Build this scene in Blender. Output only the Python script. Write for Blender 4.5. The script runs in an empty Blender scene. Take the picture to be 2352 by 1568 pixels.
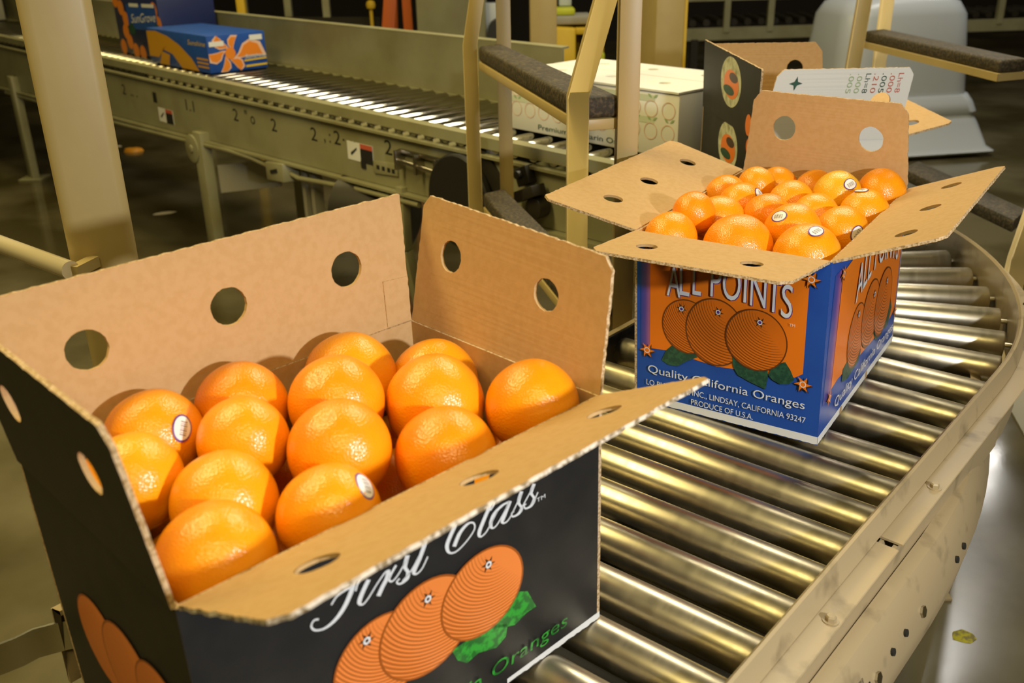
import bpy, bmesh, math, random
from mathutils import Vector as V, Matrix

random.seed(7)
SC = bpy.context.scene
COL = SC.collection
Z0 = 0.72                       # height of the roller tops above the floor

# ---------------------------------------------------------------- camera
F_PX, PITCH, ROLL, CAM_H = 2208.2, 0.4082, -0.0209, 0.6678
cp, sp, cr, sr = math.cos(PITCH), math.sin(PITCH), math.cos(ROLL), math.sin(ROLL)
fw = V((0, cp, -sp)); up0 = V((0, sp, cp)); rt0 = V((1, 0, 0))
rt = cr * rt0 + sr * up0; up = -sr * rt0 + cr * up0
cam_data = bpy.data.cameras.new('camera')
cam_data.sensor_width = 36
cam_data.lens = F_PX / 2352 * 36
cam_data.clip_start = 0.02
cam_data.dof.use_dof = True
cam_data.dof.focus_distance = 1.3
cam_data.dof.aperture_fstop = 7.1
cam = bpy.data.objects.new('camera', cam_data)
COL.objects.link(cam)
M4 = Matrix((( rt.x, up.x, -fw.x, 0), (rt.y, up.y, -fw.y, 0), (rt.z, up.z, -fw.z, CAM_H + Z0), (0, 0, 0, 1)))
cam.matrix_world = M4
SC.camera = cam

# ---------------------------------------------------------------- light
SC.view_settings.view_transform = 'Standard'
SC.view_settings.look = 'None'
SC.view_settings.gamma = 1
SC.view_settings.use_curve_mapping = False
SC.view_settings.exposure = 0.0
SC.cycles.max_bounces = 6
SC.cycles.diffuse_bounces = 3
SC.cycles.glossy_bounces = 3
SC.cycles.caustics_reflective = False
SC.cycles.caustics_refractive = False
SC.cycles.use_denoising = True
world = bpy.data.worlds.new('world')
SC.world = world
world.use_nodes = True
bg = world.node_tree.nodes['Background']
bg.inputs[0].default_value = (1.0, 0.78, 0.28, 1)
bg.inputs[1].default_value = 0.05

def area_light(name, loc, sx, sy, power, color, aim=(0, 0, -1), rz=0):
    d = bpy.data.lights.new(name, 'AREA')
    d.shape = 'RECTANGLE'; d.size = sx; d.size_y = sy; d.energy = power; d.color = color
    o = bpy.data.objects.new(name, d); COL.objects.link(o)
    o.location = (loc[0], loc[1], loc[2] + Z0)
    o.rotation_euler = (0, 0, rz)
    return o
WARM = (1.0, 0.82, 0.36)
# the packing house's ceiling fixtures, with unseen fill lamps added among them
area_light('ceiling_or_fill_light', (-1.7, 1.5, 2.7), 2.4, 0.7, 105, WARM, rz=0.8)  # fill: unseen lamp set at the left to brighten left-facing fronts
area_light('ceiling_or_fill_light', (1.0, 3.2, 2.9), 2.4, 0.7, 84, (1.0, 0.91, 0.68), rz=-0.8)
area_light('ceiling_or_fill_light', (-2.2, 5.2, 2.9), 2.4, 0.6, 50, WARM, rz=-0.8)
area_light('ceiling_or_fill_light', (0.4, -1.6, 2.9), 2.4, 0.7, 75, WARM, rz=0.1)  # fill: added behind the camera to lift the sides facing it
area_light('ceiling_or_fill_light', (2.75, 5.7, 2.9), 1.2, 0.5, 26, (1.0, 0.97, 0.93), rz=0.3)  # fill: added to brighten the top of the grey bin
for lx, ly, lw, ll in ((4.66, 8.2, 0.22, 1.3), (3.56, 6.4, 0.22, 0.8), (3.05, 5.5, 0.24, 0.7)):
    area_light('ceiling_or_fill_light', (lx, ly, 3.0), lw, ll, 45 * lw * ll, (1, .96, .9), rz=-0.52)
# the photographer's hand flash, held to the right of the lens
fl = bpy.data.lights.new('flash', 'SPOT')
fl.energy = 78; fl.color = (0.94, 0.96, 1.0); fl.shadow_soft_size = 0.03
fl.spot_size = math.radians(85); fl.spot_blend = 0.5
flo = bpy.data.objects.new('flash', fl); COL.objects.link(flo)
flo.location = (0.88, -0.12, 0.72 + Z0)
flo.rotation_euler = (V((0.10, 1.5, 0.15)) - V((0.88, -0.12, 0.72))).to_track_quat('-Z', 'Y').to_euler()

# ---------------------------------------------------------------- materials
def lin(r, g, b):
    f = lambda c: (c / 255 / 12.92) if c / 255 <= 0.04045 else ((c / 255 + 0.055) / 1.055) ** 2.4
    return (f(r), f(g), f(b), 1)
MATS = {}
def mat(name, col, rough=0.5, metal=0.0, spec=0.5, noise=None, bump=None, coat=0.0, emit=None):
    """noise = (scale, second colour, low, high); bump = (scale, strength, distance)"""
    m = bpy.data.materials.new(name); m.use_nodes = True
    nt = m.node_tree; b = nt.nodes['Principled BSDF']
    b.inputs['Base Color'].default_value = col
    b.inputs['Roughness'].default_value = rough
    b.inputs['Metallic'].default_value = metal
    b.inputs['Specular IOR Level'].default_value = spec
    b.inputs['Coat Weight'].default_value = coat
    tc = nt.nodes.new('ShaderNodeTexCoord')
    if noise:
        n = nt.nodes.new('ShaderNodeTexNoise'); n.inputs['Scale'].default_value = noise[0]; n.inputs['Detail'].default_value = 5
        r = nt.nodes.new('ShaderNodeMapRange'); r.inputs[1].default_value = noise[2]; r.inputs[2].default_value = noise[3]
        x = nt.nodes.new('ShaderNodeMix'); x.data_type = 'RGBA'
        x.inputs[6].default_value = col; x.inputs[7].default_value = noise[1]
        nt.links.new(tc.outputs['Object'], n.inputs['Vector']); nt.links.new(n.outputs['Fac'], r.inputs[0])
        nt.links.new(r.outputs[0], x.inputs[0]); nt.links.new(x.outputs[2], b.inputs['Base Color'])
    if bump:
        n2 = nt.nodes.new('ShaderNodeTexNoise'); n2.inputs['Scale'].default_value = bump[0]; n2.inputs['Detail'].default_value = 2
        bp = nt.nodes.new('ShaderNodeBump'); bp.inputs['Strength'].default_value = bump[1]; bp.inputs['Distance'].default_value = bump[2]
        nt.links.new(tc.outputs['Object'], n2.inputs['Vector']); nt.links.new(n2.outputs['Fac'], bp.inputs['Height'])
        nt.links.new(bp.outputs[0], b.inputs['Normal'])
    if emit:
        b.inputs['Emission Color'].default_value = emit[0]; b.inputs['Emission Strength'].default_value = emit[1]
    MATS[name] = m
    return m
mat('kraft', (0.52, 0.335, 0.155, 1), 0.75, spec=0.2, noise=(120, (0.49, 0.31, 0.135, 1), 0.42, 0.62), bump=(420, 0.12, 0.0006))
mat('kraft_edge', (0.62, 0.45, 0.27, 1), 0.85, spec=0.1, noise=(350, (0.36, 0.23, 0.10, 1), 0.45, 0.6))
mat('torn_edge', (0.66, 0.57, 0.46, 1), 0.85, spec=0.1, noise=(170, (0.22, 0.16, 0.09, 1), 0.44, 0.58))
mat('print_black', (0.013, 0.0125, 0.012, 1), 0.5, spec=0.35, noise=(30, (0.020, 0.018, 0.016, 1), 0.4, 0.7))
mat('print_blue', (0.020, 0.082, 0.37, 1), 0.42, spec=0.3, noise=(18, (0.018, 0.07, 0.34, 1), 0.45, 0.7))
mat('print_white', (0.78, 0.77, 0.74, 1), 0.5)
mat('print_green', (0.03, 0.33, 0.03, 1), 0.45, noise=(110, (0.01, 0.13, 0.015, 1), 0.45, 0.56))
mat('print_dkgreen', (0.006, 0.05, 0.03, 1), 0.45, noise=(160, (0.02, 0.09, 0.045, 1), 0.45, 0.6))
mat('print_orange', (0.86, 0.20, 0.008, 1), 0.4)
mat('print_purple', (0.10, 0.03, 0.22, 1), 0.4)
mat('print_brown', (0.05, 0.016, 0.004, 1), 0.4)
mat('print_yellow', (0.75, 0.52, 0.03, 1), 0.4)
mat('print_navy', (0.010, 0.018, 0.085, 1), 0.4)
mat('print_orange_flat', (0.80, 0.24, 0.02, 1), 0.45)
mat('print_gold', (0.62, 0.30, 0.012, 1), 0.45)
mat('print_red', (0.55, 0.10, 0.05, 1), 0.5)
mat('print_pale', (0.62, 0.62, 0.44, 1), 0.5, noise=(60, (0.30, 0.30, 0.16, 1), 0.45, 0.7))
mat('print_lgreen', (0.34, 0.45, 0.22, 1), 0.5)
mat('print_lorange', (0.80, 0.52, 0.38, 1), 0.5)
mat('board_white', (0.80, 0.78, 0.72, 1), 0.55)
mat('tan_paint', (0.47, 0.35, 0.142, 1), 0.42, noise=(9, (0.43, 0.32, 0.13, 1), 0.4, 0.7))
mat('rail_paint', (0.36, 0.275, 0.155, 1), 0.4, noise=(20, (0.13, 0.10, 0.055, 1), 0.57, 0.80), bump=(60, 0.1, 0.001))
mat('olive_paint', (0.30, 0.285, 0.165, 1), 0.4, noise=(7, (0.25, 0.23, 0.125, 1), 0.4, 0.7))
mat('black_and_hole_shade', (0.012, 0.010, 0.006, 1), 0.7)  # black fittings and figures; also the painted-in shade of holes and slots
mat('smear', (0.10, 0.08, 0.05, 1), 0.6, noise=(220, (0.26, 0.20, 0.11, 1), 0.42, 0.6))
mat('steel', (0.46, 0.42, 0.34, 1), 0.3, 1.0)
mat('chrome', (0.75, 0.74, 0.70, 1), 0.2, 1.0)
mat('rubber', (0.030, 0.023, 0.012, 1), 0.7, noise=(140, (0.095, 0.070, 0.035, 1), 0.45, 0.65), bump=(300, 0.4, 0.002))
mat('idler_steel', (0.42, 0.40, 0.34, 1), 0.13, 1.0)
mat('rod_steel', (0.66, 0.56, 0.38, 1), 0.22, 0.35)
mat('grey_plastic', (0.50, 0.535, 0.57, 1), 0.3, bump=(90, 0.05, 0.001))
mat('dark_steel', (0.035, 0.03, 0.022, 1), 0.45, 0.3)
mat('disc_black', (0.014, 0.013, 0.010, 1), 0.5)
mat('machine_yellow', (0.62, 0.40, 0.02, 1), 0.5)
mat('machine_lime', (0.50, 0.52, 0.02, 1), 0.5)
mat('ladder_orange', (0.62, 0.13, 0.015, 1), 0.5)
mat('slab_grey', (0.30, 0.28, 0.22, 1), 0.6)
mat('peel', (0.85, 0.36, 0.02, 1), 0.5)
mat('paper_scrap', (0.6, 0.55, 0.45, 1), 0.7)
mat('mark_yellow', (0.45, 0.40, 0.02, 1), 0.7, noise=(80, (0.2, 0.17, 0.06, 1), 0.45, 0.6))

def floor_mat():
    m = mat('concrete', (0.062, 0.050, 0.020, 1), 0.3, spec=0.5, noise=(1.6, (0.15, 0.128, 0.072, 1), 0.4, 0.65), bump=(120, 0.03, 0.001))
    nt = m.node_tree; b = nt.nodes['Principled BSDF']
    n = nt.nodes.new('ShaderNodeTexNoise'); n.inputs['Scale'].default_value = 1.4; n.inputs['Detail'].default_value = 6
    tc = nt.nodes.new('ShaderNodeTexCoord'); r = nt.nodes.new('ShaderNodeMapRange')
    r.inputs[1].default_value = 0.35; r.inputs[2].default_value = 0.65; r.inputs[3].default_value = 0.05; r.inputs[4].default_value = 0.22
    nt.links.new(tc.outputs['Object'], n.inputs['Vector']); nt.links.new(n.outputs['Fac'], r.inputs[0]); nt.links.new(r.outputs[0], b.inputs['Roughness'])
floor_mat()

def roller_mat():
    m = mat('roller_steel', (0.50, 0.42, 0.27, 1), 0.3, 1.0)
    nt = m.node_tree; b = nt.nodes['Principled BSDF']
    tc = nt.nodes.new('ShaderNodeTexCoord')
    mp = nt.nodes.new('ShaderNodeMapping'); mp.inputs['Scale'].default_value = (70, 2, 2)
    n = nt.nodes.new('ShaderNodeTexNoise'); n.inputs['Scale'].default_value = 1.0; n.inputs['Detail'].default_value = 7
    r = nt.nodes.new('ShaderNodeMapRange'); r.inputs[1].default_value = 0.3; r.inputs[2].default_value = 0.7; r.inputs[3].default_value = 0.3; r.inputs[4].default_value = 0.4
    x = nt.nodes.new('ShaderNodeMix'); x.data_type = 'RGBA'
    x.inputs[6].default_value = (0.74, 0.68, 0.53, 1); x.inputs[7].default_value = (0.52, 0.45, 0.31, 1)
    nt.links.new(tc.outputs['Object'], mp.inputs['Vector']); nt.links.new(mp.outputs[0], n.inputs['Vector'])
    nt.links.new(n.outputs['Fac'], r.inputs[0]); nt.links.new(r.outputs[0], b.inputs['Roughness'])
    nt.links.new(n.outputs['Fac'], x.inputs[0]); nt.links.new(x.outputs[2], b.inputs['Base Color'])
roller_mat()

def skin_mat():
    m = bpy.data.materials.new('orange_skin'); m.use_nodes = True; MATS['orange_skin'] = m
    nt = m.node_tree; b = nt.nodes['Principled BSDF']; N = nt.nodes.new; L = nt.links.new
    tc = N('ShaderNodeTexCoord'); oi = N('ShaderNodeObjectInfo')
    a = N('ShaderNodeMix'); a.data_type = 'RGBA'
    a.inputs[6].default_value = (0.92, 0.255, 0.002, 1); a.inputs[7].default_value = (0.92, 0.36, 0.004, 1)
    L(oi.outputs['Random'], a.inputs[0])
    n = N('ShaderNodeTexNoise'); n.inputs['Scale'].default_value = 22; n.inputs['Detail'].default_value = 3
    r = N('ShaderNodeMapRange'); r.inputs[1].default_value = 0.42; r.inputs[2].default_value = 0.75; r.inputs[4].default_value = 0.5
    c = N('ShaderNodeMix'); c.data_type = 'RGBA'; c.inputs[7].default_value = (0.90, 0.42, 0.008, 1)
    L(tc.outputs['Object'], n.inputs['Vector']); L(n.outputs['Fac'], r.inputs[0]); L(r.outputs[0], c.inputs[0]); L(a.outputs[2], c.inputs[6])
    L(c.outputs[2], b.inputs['Base Color'])
    v = N('ShaderNodeTexVoronoi'); v.inputs['Scale'].default_value = 520
    bp = N('ShaderNodeBump'); bp.inputs['Strength'].default_value = 0.32; bp.inputs['Distance'].default_value = 0.0011
    L(tc.outputs['Object'], v.inputs['Vector']); L(v.outputs['Distance'], bp.inputs['Height']); L(bp.outputs[0], b.inputs['Normal'])
    b.inputs['Roughness'].default_value = 0.27; b.inputs['Specular IOR Level'].default_value = 0.6
    b.inputs['Subsurface Weight'].default_value = 0.12; b.inputs['Subsurface Radius'].default_value = (1, 0.35, 0.05); b.inputs['Subsurface Scale'].default_value = 0.006
skin_mat()

def hatch_mat(name, base, ink, freq, lo):
    """printed engraving: concentric ink lines, densest at the fruit's lower left; drawn in the print's own UV"""
    m = bpy.data.materials.new(name); m.use_nodes = True; MATS[name] = m
    nt = m.node_tree; b = nt.nodes['Principled BSDF']; N = nt.nodes.new; L = nt.links.new
    b.inputs['Roughness'].default_value = 0.42
    uv = N('ShaderNodeUVMap'); uv.uv_map = 'UVMap'
    s = N('ShaderNodeVectorMath'); s.operation = 'DISTANCE'; s.inputs[1].default_value = (0.45, 0.95, 0)
    L(uv.outputs[0], s.inputs[0])
    def math_(op, x, y=None, z=None):
        q = N('ShaderNodeMath'); q.operation = op
        for i, k in enumerate((x, y, z)):
            if k is None: continue
            if isinstance(k, (int, float)): q.inputs[i].default_value = k
            else: L(k, q.inputs[i])
        return q.outputs[0]
    w = math_('SINE', math_('MULTIPLY', s.outputs['Value'], freq))
    d = N('ShaderNodeVectorMath'); d.operation = 'DOT_PRODUCT'; d.inputs[1].default_value = (-0.75, -0.62, 0)
    L(uv.outputs[0], d.inputs[0])
    t = math_('MULTIPLY_ADD', d.outputs['Value'], -0.85, lo)           # threshold
    line = math_('GREATER_THAN', w, t)
    ln = N('ShaderNodeVectorMath'); ln.operation = 'LENGTH'; L(uv.outputs[0], ln.inputs[0])
    rim = math_('GREATER_THAN', ln.outputs['Value'], 0.955)
    fac = math_('MAXIMUM', math_('MULTIPLY', line, 0.8), rim)
    x = N('ShaderNodeMix'); x.data_type = 'RGBA'; x.inputs[6].default_value = base; x.inputs[7].default_value = ink
    L(fac, x.inputs[0]); L(x.outputs[2], b.inputs['Base Color'])
hatch_mat('engraved_orange_blue_box', (0.72, 0.16, 0.006, 1), (0.13, 0.032, 0.004, 1), 74, 0.58)
hatch_mat('engraved_orange_black_box', (0.86, 0.24, 0.045, 1), (0.36, 0.085, 0.006, 1), 84, 0.50)

def ramp_mat(name, stops):
    m = bpy.data.materials.new(name); m.use_nodes = True; MATS[name] = m
    nt = m.node_tree; b = nt.nodes['Principled BSDF']; b.inputs['Roughness'].default_value = 0.38
    uv = nt.nodes.new('ShaderNodeUVMap'); uv.uv_map = 'UVMap'; sx = nt.nodes.new('ShaderNodeSeparateXYZ'); r = nt.nodes.new('ShaderNodeValToRGB')
    el = r.color_ramp.elements
    el[0].position, el[0].color = stops[0]; el[1].position, el[1].color = stops[-1]
    for p_, c_ in stops[1:-1]:
        e = el.new(p_); e.color = c_
    nt.links.new(uv.outputs[0], sx.inputs[0]); nt.links.new(sx.outputs[0], r.inputs[0]); nt.links.new(r.outputs[0], b.inputs['Base Color'])
ramp_mat('print_blue_to_pink', [(0, (0.012, 0.055, 0.30, 1)), (0.5, (0.10, 0.06, 0.30, 1)), (1, (0.42, 0.13, 0.24, 1))])
ramp_mat('print_orange_fade', [(0, (0.75, 0.22, 0.01, 1)), (0.6, (0.86, 0.40, 0.02, 1)), (1, (0.80, 0.52, 0.03, 1))])

# ---------------------------------------------------------------- mesh building
class MB:
    def __init__(s): s.v = []; s.f = []; s.m = []; s.uv = []
    def face(s, pts, m=0, uv=None):
        b = len(s.v); s.v += [V(p) for p in pts]; s.f.append(tuple(range(b, b + len(pts)))); s.m.append(m); s.uv.append(uv or [(0, 0)] * len(pts))
    def add(s, verts, faces, m=0):
        b = len(s.v); s.v += [V(p) for p in verts]
        for f in faces:
            s.f.append(tuple(i + b for i in f)); s.m.append(m); s.uv.append([(0, 0)] * len(f))
    def hexa(s, p, m=0):          # eight corners: bottom loop, top loop
        s.add(p, [(3, 2, 1, 0), (4, 5, 6, 7), (0, 1, 5, 4), (1, 2, 6, 5), (2, 3, 7, 6), (3, 0, 4, 7)], m)
    def box(s, c, size, R=None, m=0):
        c = V(c); h = V(size) / 2
        q = [V((x * h.x, y * h.y, z * h.z)) for z in (-1, 1) for x, y in ((-1, -1), (1, -1), (1, 1), (-1, 1))]
        s.hexa([c + (R @ k if R else k) for k in q], m)
    def beam(s, p, q, w, h, upv=(0, 0, 1), m=0):     # w across, h along up
        p, q = V(p), V(q); d = (q - p).normalized(); u = V(upv); a = d.cross(u).normalized(); u = a.cross(d).normalized()
        c = [(-w / 2, -h / 2), (w / 2, -h / 2), (w / 2, h / 2), (-w / 2, h / 2)]
        s.hexa([o + a * x + u * y for o in (p, q) for x, y in c], m)
    def tube(s, p, q, r, n=20, m=0, r2=None, caps=True):
        p, q = V(p), V(q); d = (q - p).normalized(); a = d.orthogonal().normalized(); b = d.cross(a)
        r2 = r if r2 is None else r2
        vs = []
        for o, rr in ((p, r), (q, r2)):
            vs += [o + (a * math.cos(t) + b * math.sin(t)) * rr for t in [2 * math.pi * i / n for i in range(n)]]
        fs = [(i, (i + 1) % n, n + (i + 1) % n, n + i) for i in range(n)]
        if caps: fs += [tuple(range(n))[::-1], tuple(range(n, 2 * n))]
        s.add(vs, fs, m)
    def path(s, pts, r, n=12, m=0):
        pts = [V(p) for p in pts]; rings = []
        prev = None
        for i, p in enumerate(pts):
            d = (pts[min(i + 1, len(pts) - 1)] - pts[max(i - 1, 0)]).normalized()
            a = d.orthogonal().normalized() if prev is None else (prev - d * prev.dot(d)).normalized()
            prev = a; b = d.cross(a)
            rings.append([p + (a * math.cos(t) + b * math.sin(t)) * r for t in [2 * math.pi * k / n for k in range(n)]])
        vs = [p for g in rings for p in g]; fs = []
        for i in range(len(pts) - 1):
            fs += [(i * n + k, i * n + (k + 1) % n, (i + 1) * n + (k + 1) % n, (i + 1) * n + k) for k in range(n)]
        fs += [tuple(range(n))[::-1], tuple(range((len(pts) - 1) * n, len(pts) * n))]
        s.add(vs, fs, m)
    def lathe(s, prof, o, axis=(0, 0, 1), n=32, m=0):   # prof: (r, h)
        o = V(o); d = V(axis).normalized(); a = d.orthogonal().normalized(); b = d.cross(a); vs = []; fs = []
        for r, h in prof:
            vs += [o + d * h + (a * math.cos(t) + b * math.sin(t)) * r for t in [2 * math.pi * k / n for k in range(n)]]
        for i in range(len(prof) - 1):
            fs += [(i * n + k, i * n + (k + 1) % n, (i + 1) * n + (k + 1) % n, (i + 1) * n + k) for k in range(n)]
        fs += [tuple(range(n))[::-1], tuple(range((len(prof) - 1) * n, len(prof) * n))]
        s.add(vs, fs, m)
    def sweep(s, frames, prof, m=0):                    # frames: function of profile point at each station
        n = len(prof); vs = []; fs = []
        for fr in frames: vs += [fr(*q) for q in prof]
        for i in range(len(frames) - 1):
            fs += [(i * n + k, i * n + (k + 1) % n, (i + 1) * n + (k + 1) % n, (i + 1) * n + k) for k in range(n)]
        fs += [tuple(range(n))[::-1], tuple(range((len(frames) - 1) * n, len(frames) * n))]
        s.add(vs, fs, m)
    def build(s, name, mats, parent=None, base=None, bevel=0.0, smooth=35, seg=2, recalc=True):
        me = bpy.data.meshes.new(name)
        o0 = V(base) if base is not None else (V(parent['_base']) if parent is not None and '_base' in parent else V((0, 0, 0)))
        me.from_pydata([p - o0 for p in s.v], [], s.f)
        lay = me.uv_layers.new(name='UVMap')
        k = 0
        for f, u in zip(s.f, s.uv):
            for j in range(len(f)): lay.data[k].uv = u[j]; k += 1
        for n_ in ([mats] if isinstance(mats, str) else mats): me.materials.append(MATS[n_])
        for p, i in zip(me.polygons, s.m): p.material_index = i
        if bevel or recalc:
            bm = bmesh.new(); bm.from_mesh(me)
            if recalc: bmesh.ops.recalc_face_normals(bm, faces=bm.faces)
            if bevel:
                bmesh.ops.remove_doubles(bm, verts=bm.verts, dist=1e-6)
                ed = [e for e in bm.edges if len(e.link_faces) == 2 and e.calc_face_angle(0) > 0.6]
                bmesh.ops.bevel(bm, geom=ed, offset=bevel, segments=seg, affect='EDGES', profile=0.5, clamp_overlap=True)
            bm.to_mesh(me); bm.free()
        if smooth:
            for p in me.polygons: p.use_smooth = True
            me.set_sharp_from_angle(angle=math.radians(smooth))
        o = bpy.data.objects.new(name, me); COL.objects.link(o)
        if parent is not None: o.parent = parent
        else: o.location = o0 + V((0, 0, Z0)); o['_base'] = list(o0)
        return o

def tag(o, label=None, cat=None, group=None, kind=None):
    for k, x in (('label', label), ('category', cat), ('group', group), ('kind', kind)):
        if x: o[k] = x
    return o
def thing(name, label, cat, base, group=None):
    o = bpy.data.objects.new(name, None); COL.objects.link(o)
    o.location = V(base) + V((0, 0, Z0)); o['_base'] = list(base); o.empty_display_size = 0.05
    return tag(o, label, cat, group)
def sub(mb, name, mats, part, root, **kw):              # a sub-part: child of a part, same frame
    return mb.build(name, mats, part, base=root['_base'] if '_base' in root else None, **kw)

def fill2d(outline, holes=()):
    """triangulated flat region with holes -> (points, faces)"""
    cu = bpy.data.curves.new('outline', 'CURVE'); cu.dimensions = '2D'; cu.fill_mode = 'BOTH'
    for lp in [outline] + list(holes):
        sp_ = cu.splines.new('POLY'); sp_.points.add(len(lp) - 1)
        for q, pt in zip(sp_.points, lp): q.co = (pt[0], pt[1], 0, 1)
        sp_.use_cyclic_u = True
    ob = bpy.data.objects.new('outline', cu); COL.objects.link(ob)
    dg = bpy.context.evaluated_depsgraph_get()
    me = bpy.data.meshes.new_from_object(ob.evaluated_get(dg))
    pts = [(v.co.x, v.co.y) for v in me.vertices]; fs = [tuple(p.vertices) for p in me.polygons]
    bpy.data.objects.remove(ob); bpy.data.curves.remove(cu); bpy.data.meshes.remove(me)
    return pts, fs
_TXT = {}
def text2d(body, shear=0.0, spacing=1.0):
    key = (body, shear, spacing)
    if key in _TXT: return _TXT[key]
    def ev(bd):
        cu = bpy.data.curves.new('lettering', 'FONT'); cu.body = bd; cu.shear = shear; cu.space_character = spacing; cu.resolution_u = 4
        ob = bpy.data.objects.new('lettering', cu); COL.objects.link(ob)
        dg = bpy.context.evaluated_depsgraph_get(); me = bpy.data.meshes.new_from_object(ob.evaluated_get(dg))
        r = [(v.co.x, v.co.y) for v in me.vertices], [tuple(p.vertices) for p in me.polygons]
        bpy.data.objects.remove(ob); bpy.data.curves.remove(cu); bpy.data.meshes.remove(me)
        return r
    cap = max(y for x, y in ev('H')[0])
    p, f = ev(body); x0 = min(x for x, y in p); x1 = max(x for x, y in p)
    _TXT[key] = ([((x - x0) / (x1 - x0), y / cap) for x, y in p], f)
    return _TXT[key]

class Face:
    """a flat printed side: u along the bottom edge, v up the wall, metres"""
    def __init__(s, O, P, T):
        s.O = V(O); s.U = (V(P) - s.O).normalized(); s.W = (V(T) - s.O).normalized(); s.N = s.U.cross(s.W).normalized()
        s.w = (V(P) - s.O).length; s.h = (V(T) - s.O).length
    def pt(s, u, v, k=1): return s.O + s.U * u + s.W * v + s.N * (0.00035 * k)
    def poly(s, mb, pts, m, k=1, uv=None): mb.face([s.pt(x, y, k) for x, y in pts], m, uv)
    def shape(s, mb, outline, m, k=1):
        p, f = fill2d(outline); mb.add([s.pt(x, y, k) for x, y in p], f, m)
    def fan(s, mb, outline, c, m, k=1):
        n = len(outline); mb.add([s.pt(*c, k)] + [s.pt(x, y, k) for x, y in outline], [(0, i + 1, (i + 1) % n + 1) for i in range(n)], m)
    def disc(s, mb, c, r, m, k=1, n=40, ry=None, rot=0, uvs=True):
        ry = r if ry is None else ry; cs, sn = math.cos(rot), math.sin(rot)
        for i in range(n):
            t0, t1 = 2 * math.pi * i / n, 2 * math.pi * (i + 1) / n
            q = [(0, 0), (math.cos(t0), math.sin(t0)), (math.cos(t1), math.sin(t1))]
            s.poly(mb, [(c[0] + x * r * cs - y * ry * sn, c[1] + x * r * sn + y * ry * cs) for x, y in q], m, k, q)
    def ring(s, mb, c, r0, r1, m, k=1, n=28, sy=1.0):
        for i in range(n):
            t0, t1 = 2 * math.pi * i / n, 2 * math.pi * (i + 1) / n
            s.poly(mb, [(c[0] + math.cos(t) * r, c[1] + math.sin(t) * r * sy) for t, r in ((t0, r0), (t0, r1), (t1, r1), (t1, r0))], m, k)
    def star(s, mb, c, r, m, k=1, n=6, inner=0.42, twist=0.5, rot=0.3):
        pts = []
        for i in range(n):
            a = rot + 2 * math.pi * i / n
            for da, rr in ((0, inner), (0.35 * 2 * math.pi / n, 0.62), (twist * 2 * math.pi / n + 0.12, 1.0), (0.72 * 2 * math.pi / n, 0.55)):
                pts.append((c[0] + math.cos(a + da) * r * rr, c[1] + math.sin(a + da) * r * rr))
        s.fan(mb, pts, c, m, k)
    def text(s, mb, body, u0, u1, v0, cap, m, k=2, shear=0.0, bend=None, spacing=1.0):
        p, f = text2d(body, shear, spacing)
        g = bend or (lambda x: 0)
        mb.add([s.pt(u0 + x * (u1 - u0), v0 + y * cap + g(x), k) for x, y in p], f, m)
    def stroke(s, mb, pts, m, k, wmin, wmax, down=(-0.45, -0.9), n=10):
        P = [V((x, y, 0)) for x, y in pts]; C = []
        for i in range(len(P) - 1):
            a, b, c, d = P[max(i - 1, 0)], P[i], P[i + 1], P[min(i + 2, len(P) - 1)]
            for j in range(n):
                t = j / n
                C.append(0.5 * (2 * b + (c - a) * t + (2 * a - 5 * b + 4 * c - d) * t * t + (3 * b - a - 3 * c + d) * t ** 3))
        C.append(P[-1]); L_, R_ = [], []
        dv = V((down[0], down[1], 0)).normalized()
        for i, p in enumerate(C):
            t = (C[min(i + 1, len(C) - 1)] - C[max(i - 1, 0)]).normalized()
            w = (wmin + (wmax - wmin) * max(0, t.dot(dv)) ** 2) / 2
            q = V((-t.y, t.x, 0)); L_.append(p + q * w); R_.append(p - q * w)
        for i in range(len(C) - 1):
            mb.face([s.pt(x.x, x.y, k) for x in (L_[i], L_[i + 1], R_[i + 1], R_[i])], m)

def jitter_line(a, b, step, amp, rnd):
    n = max(2, int((V((*b, 0)) - V((*a, 0))).length / step)); d = V((b[0] - a[0], b[1] - a[1], 0)).normalized(); q = (-d.y, d.x)
    out = []
    for i in range(n):
        t = i / n; k = rnd.uniform(-amp, amp) if i else 0
        out.append((a[0] + (b[0] - a[0]) * t + q[0] * k, a[1] + (b[1] - a[1]) * t + q[1] * k))
    return out

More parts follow.
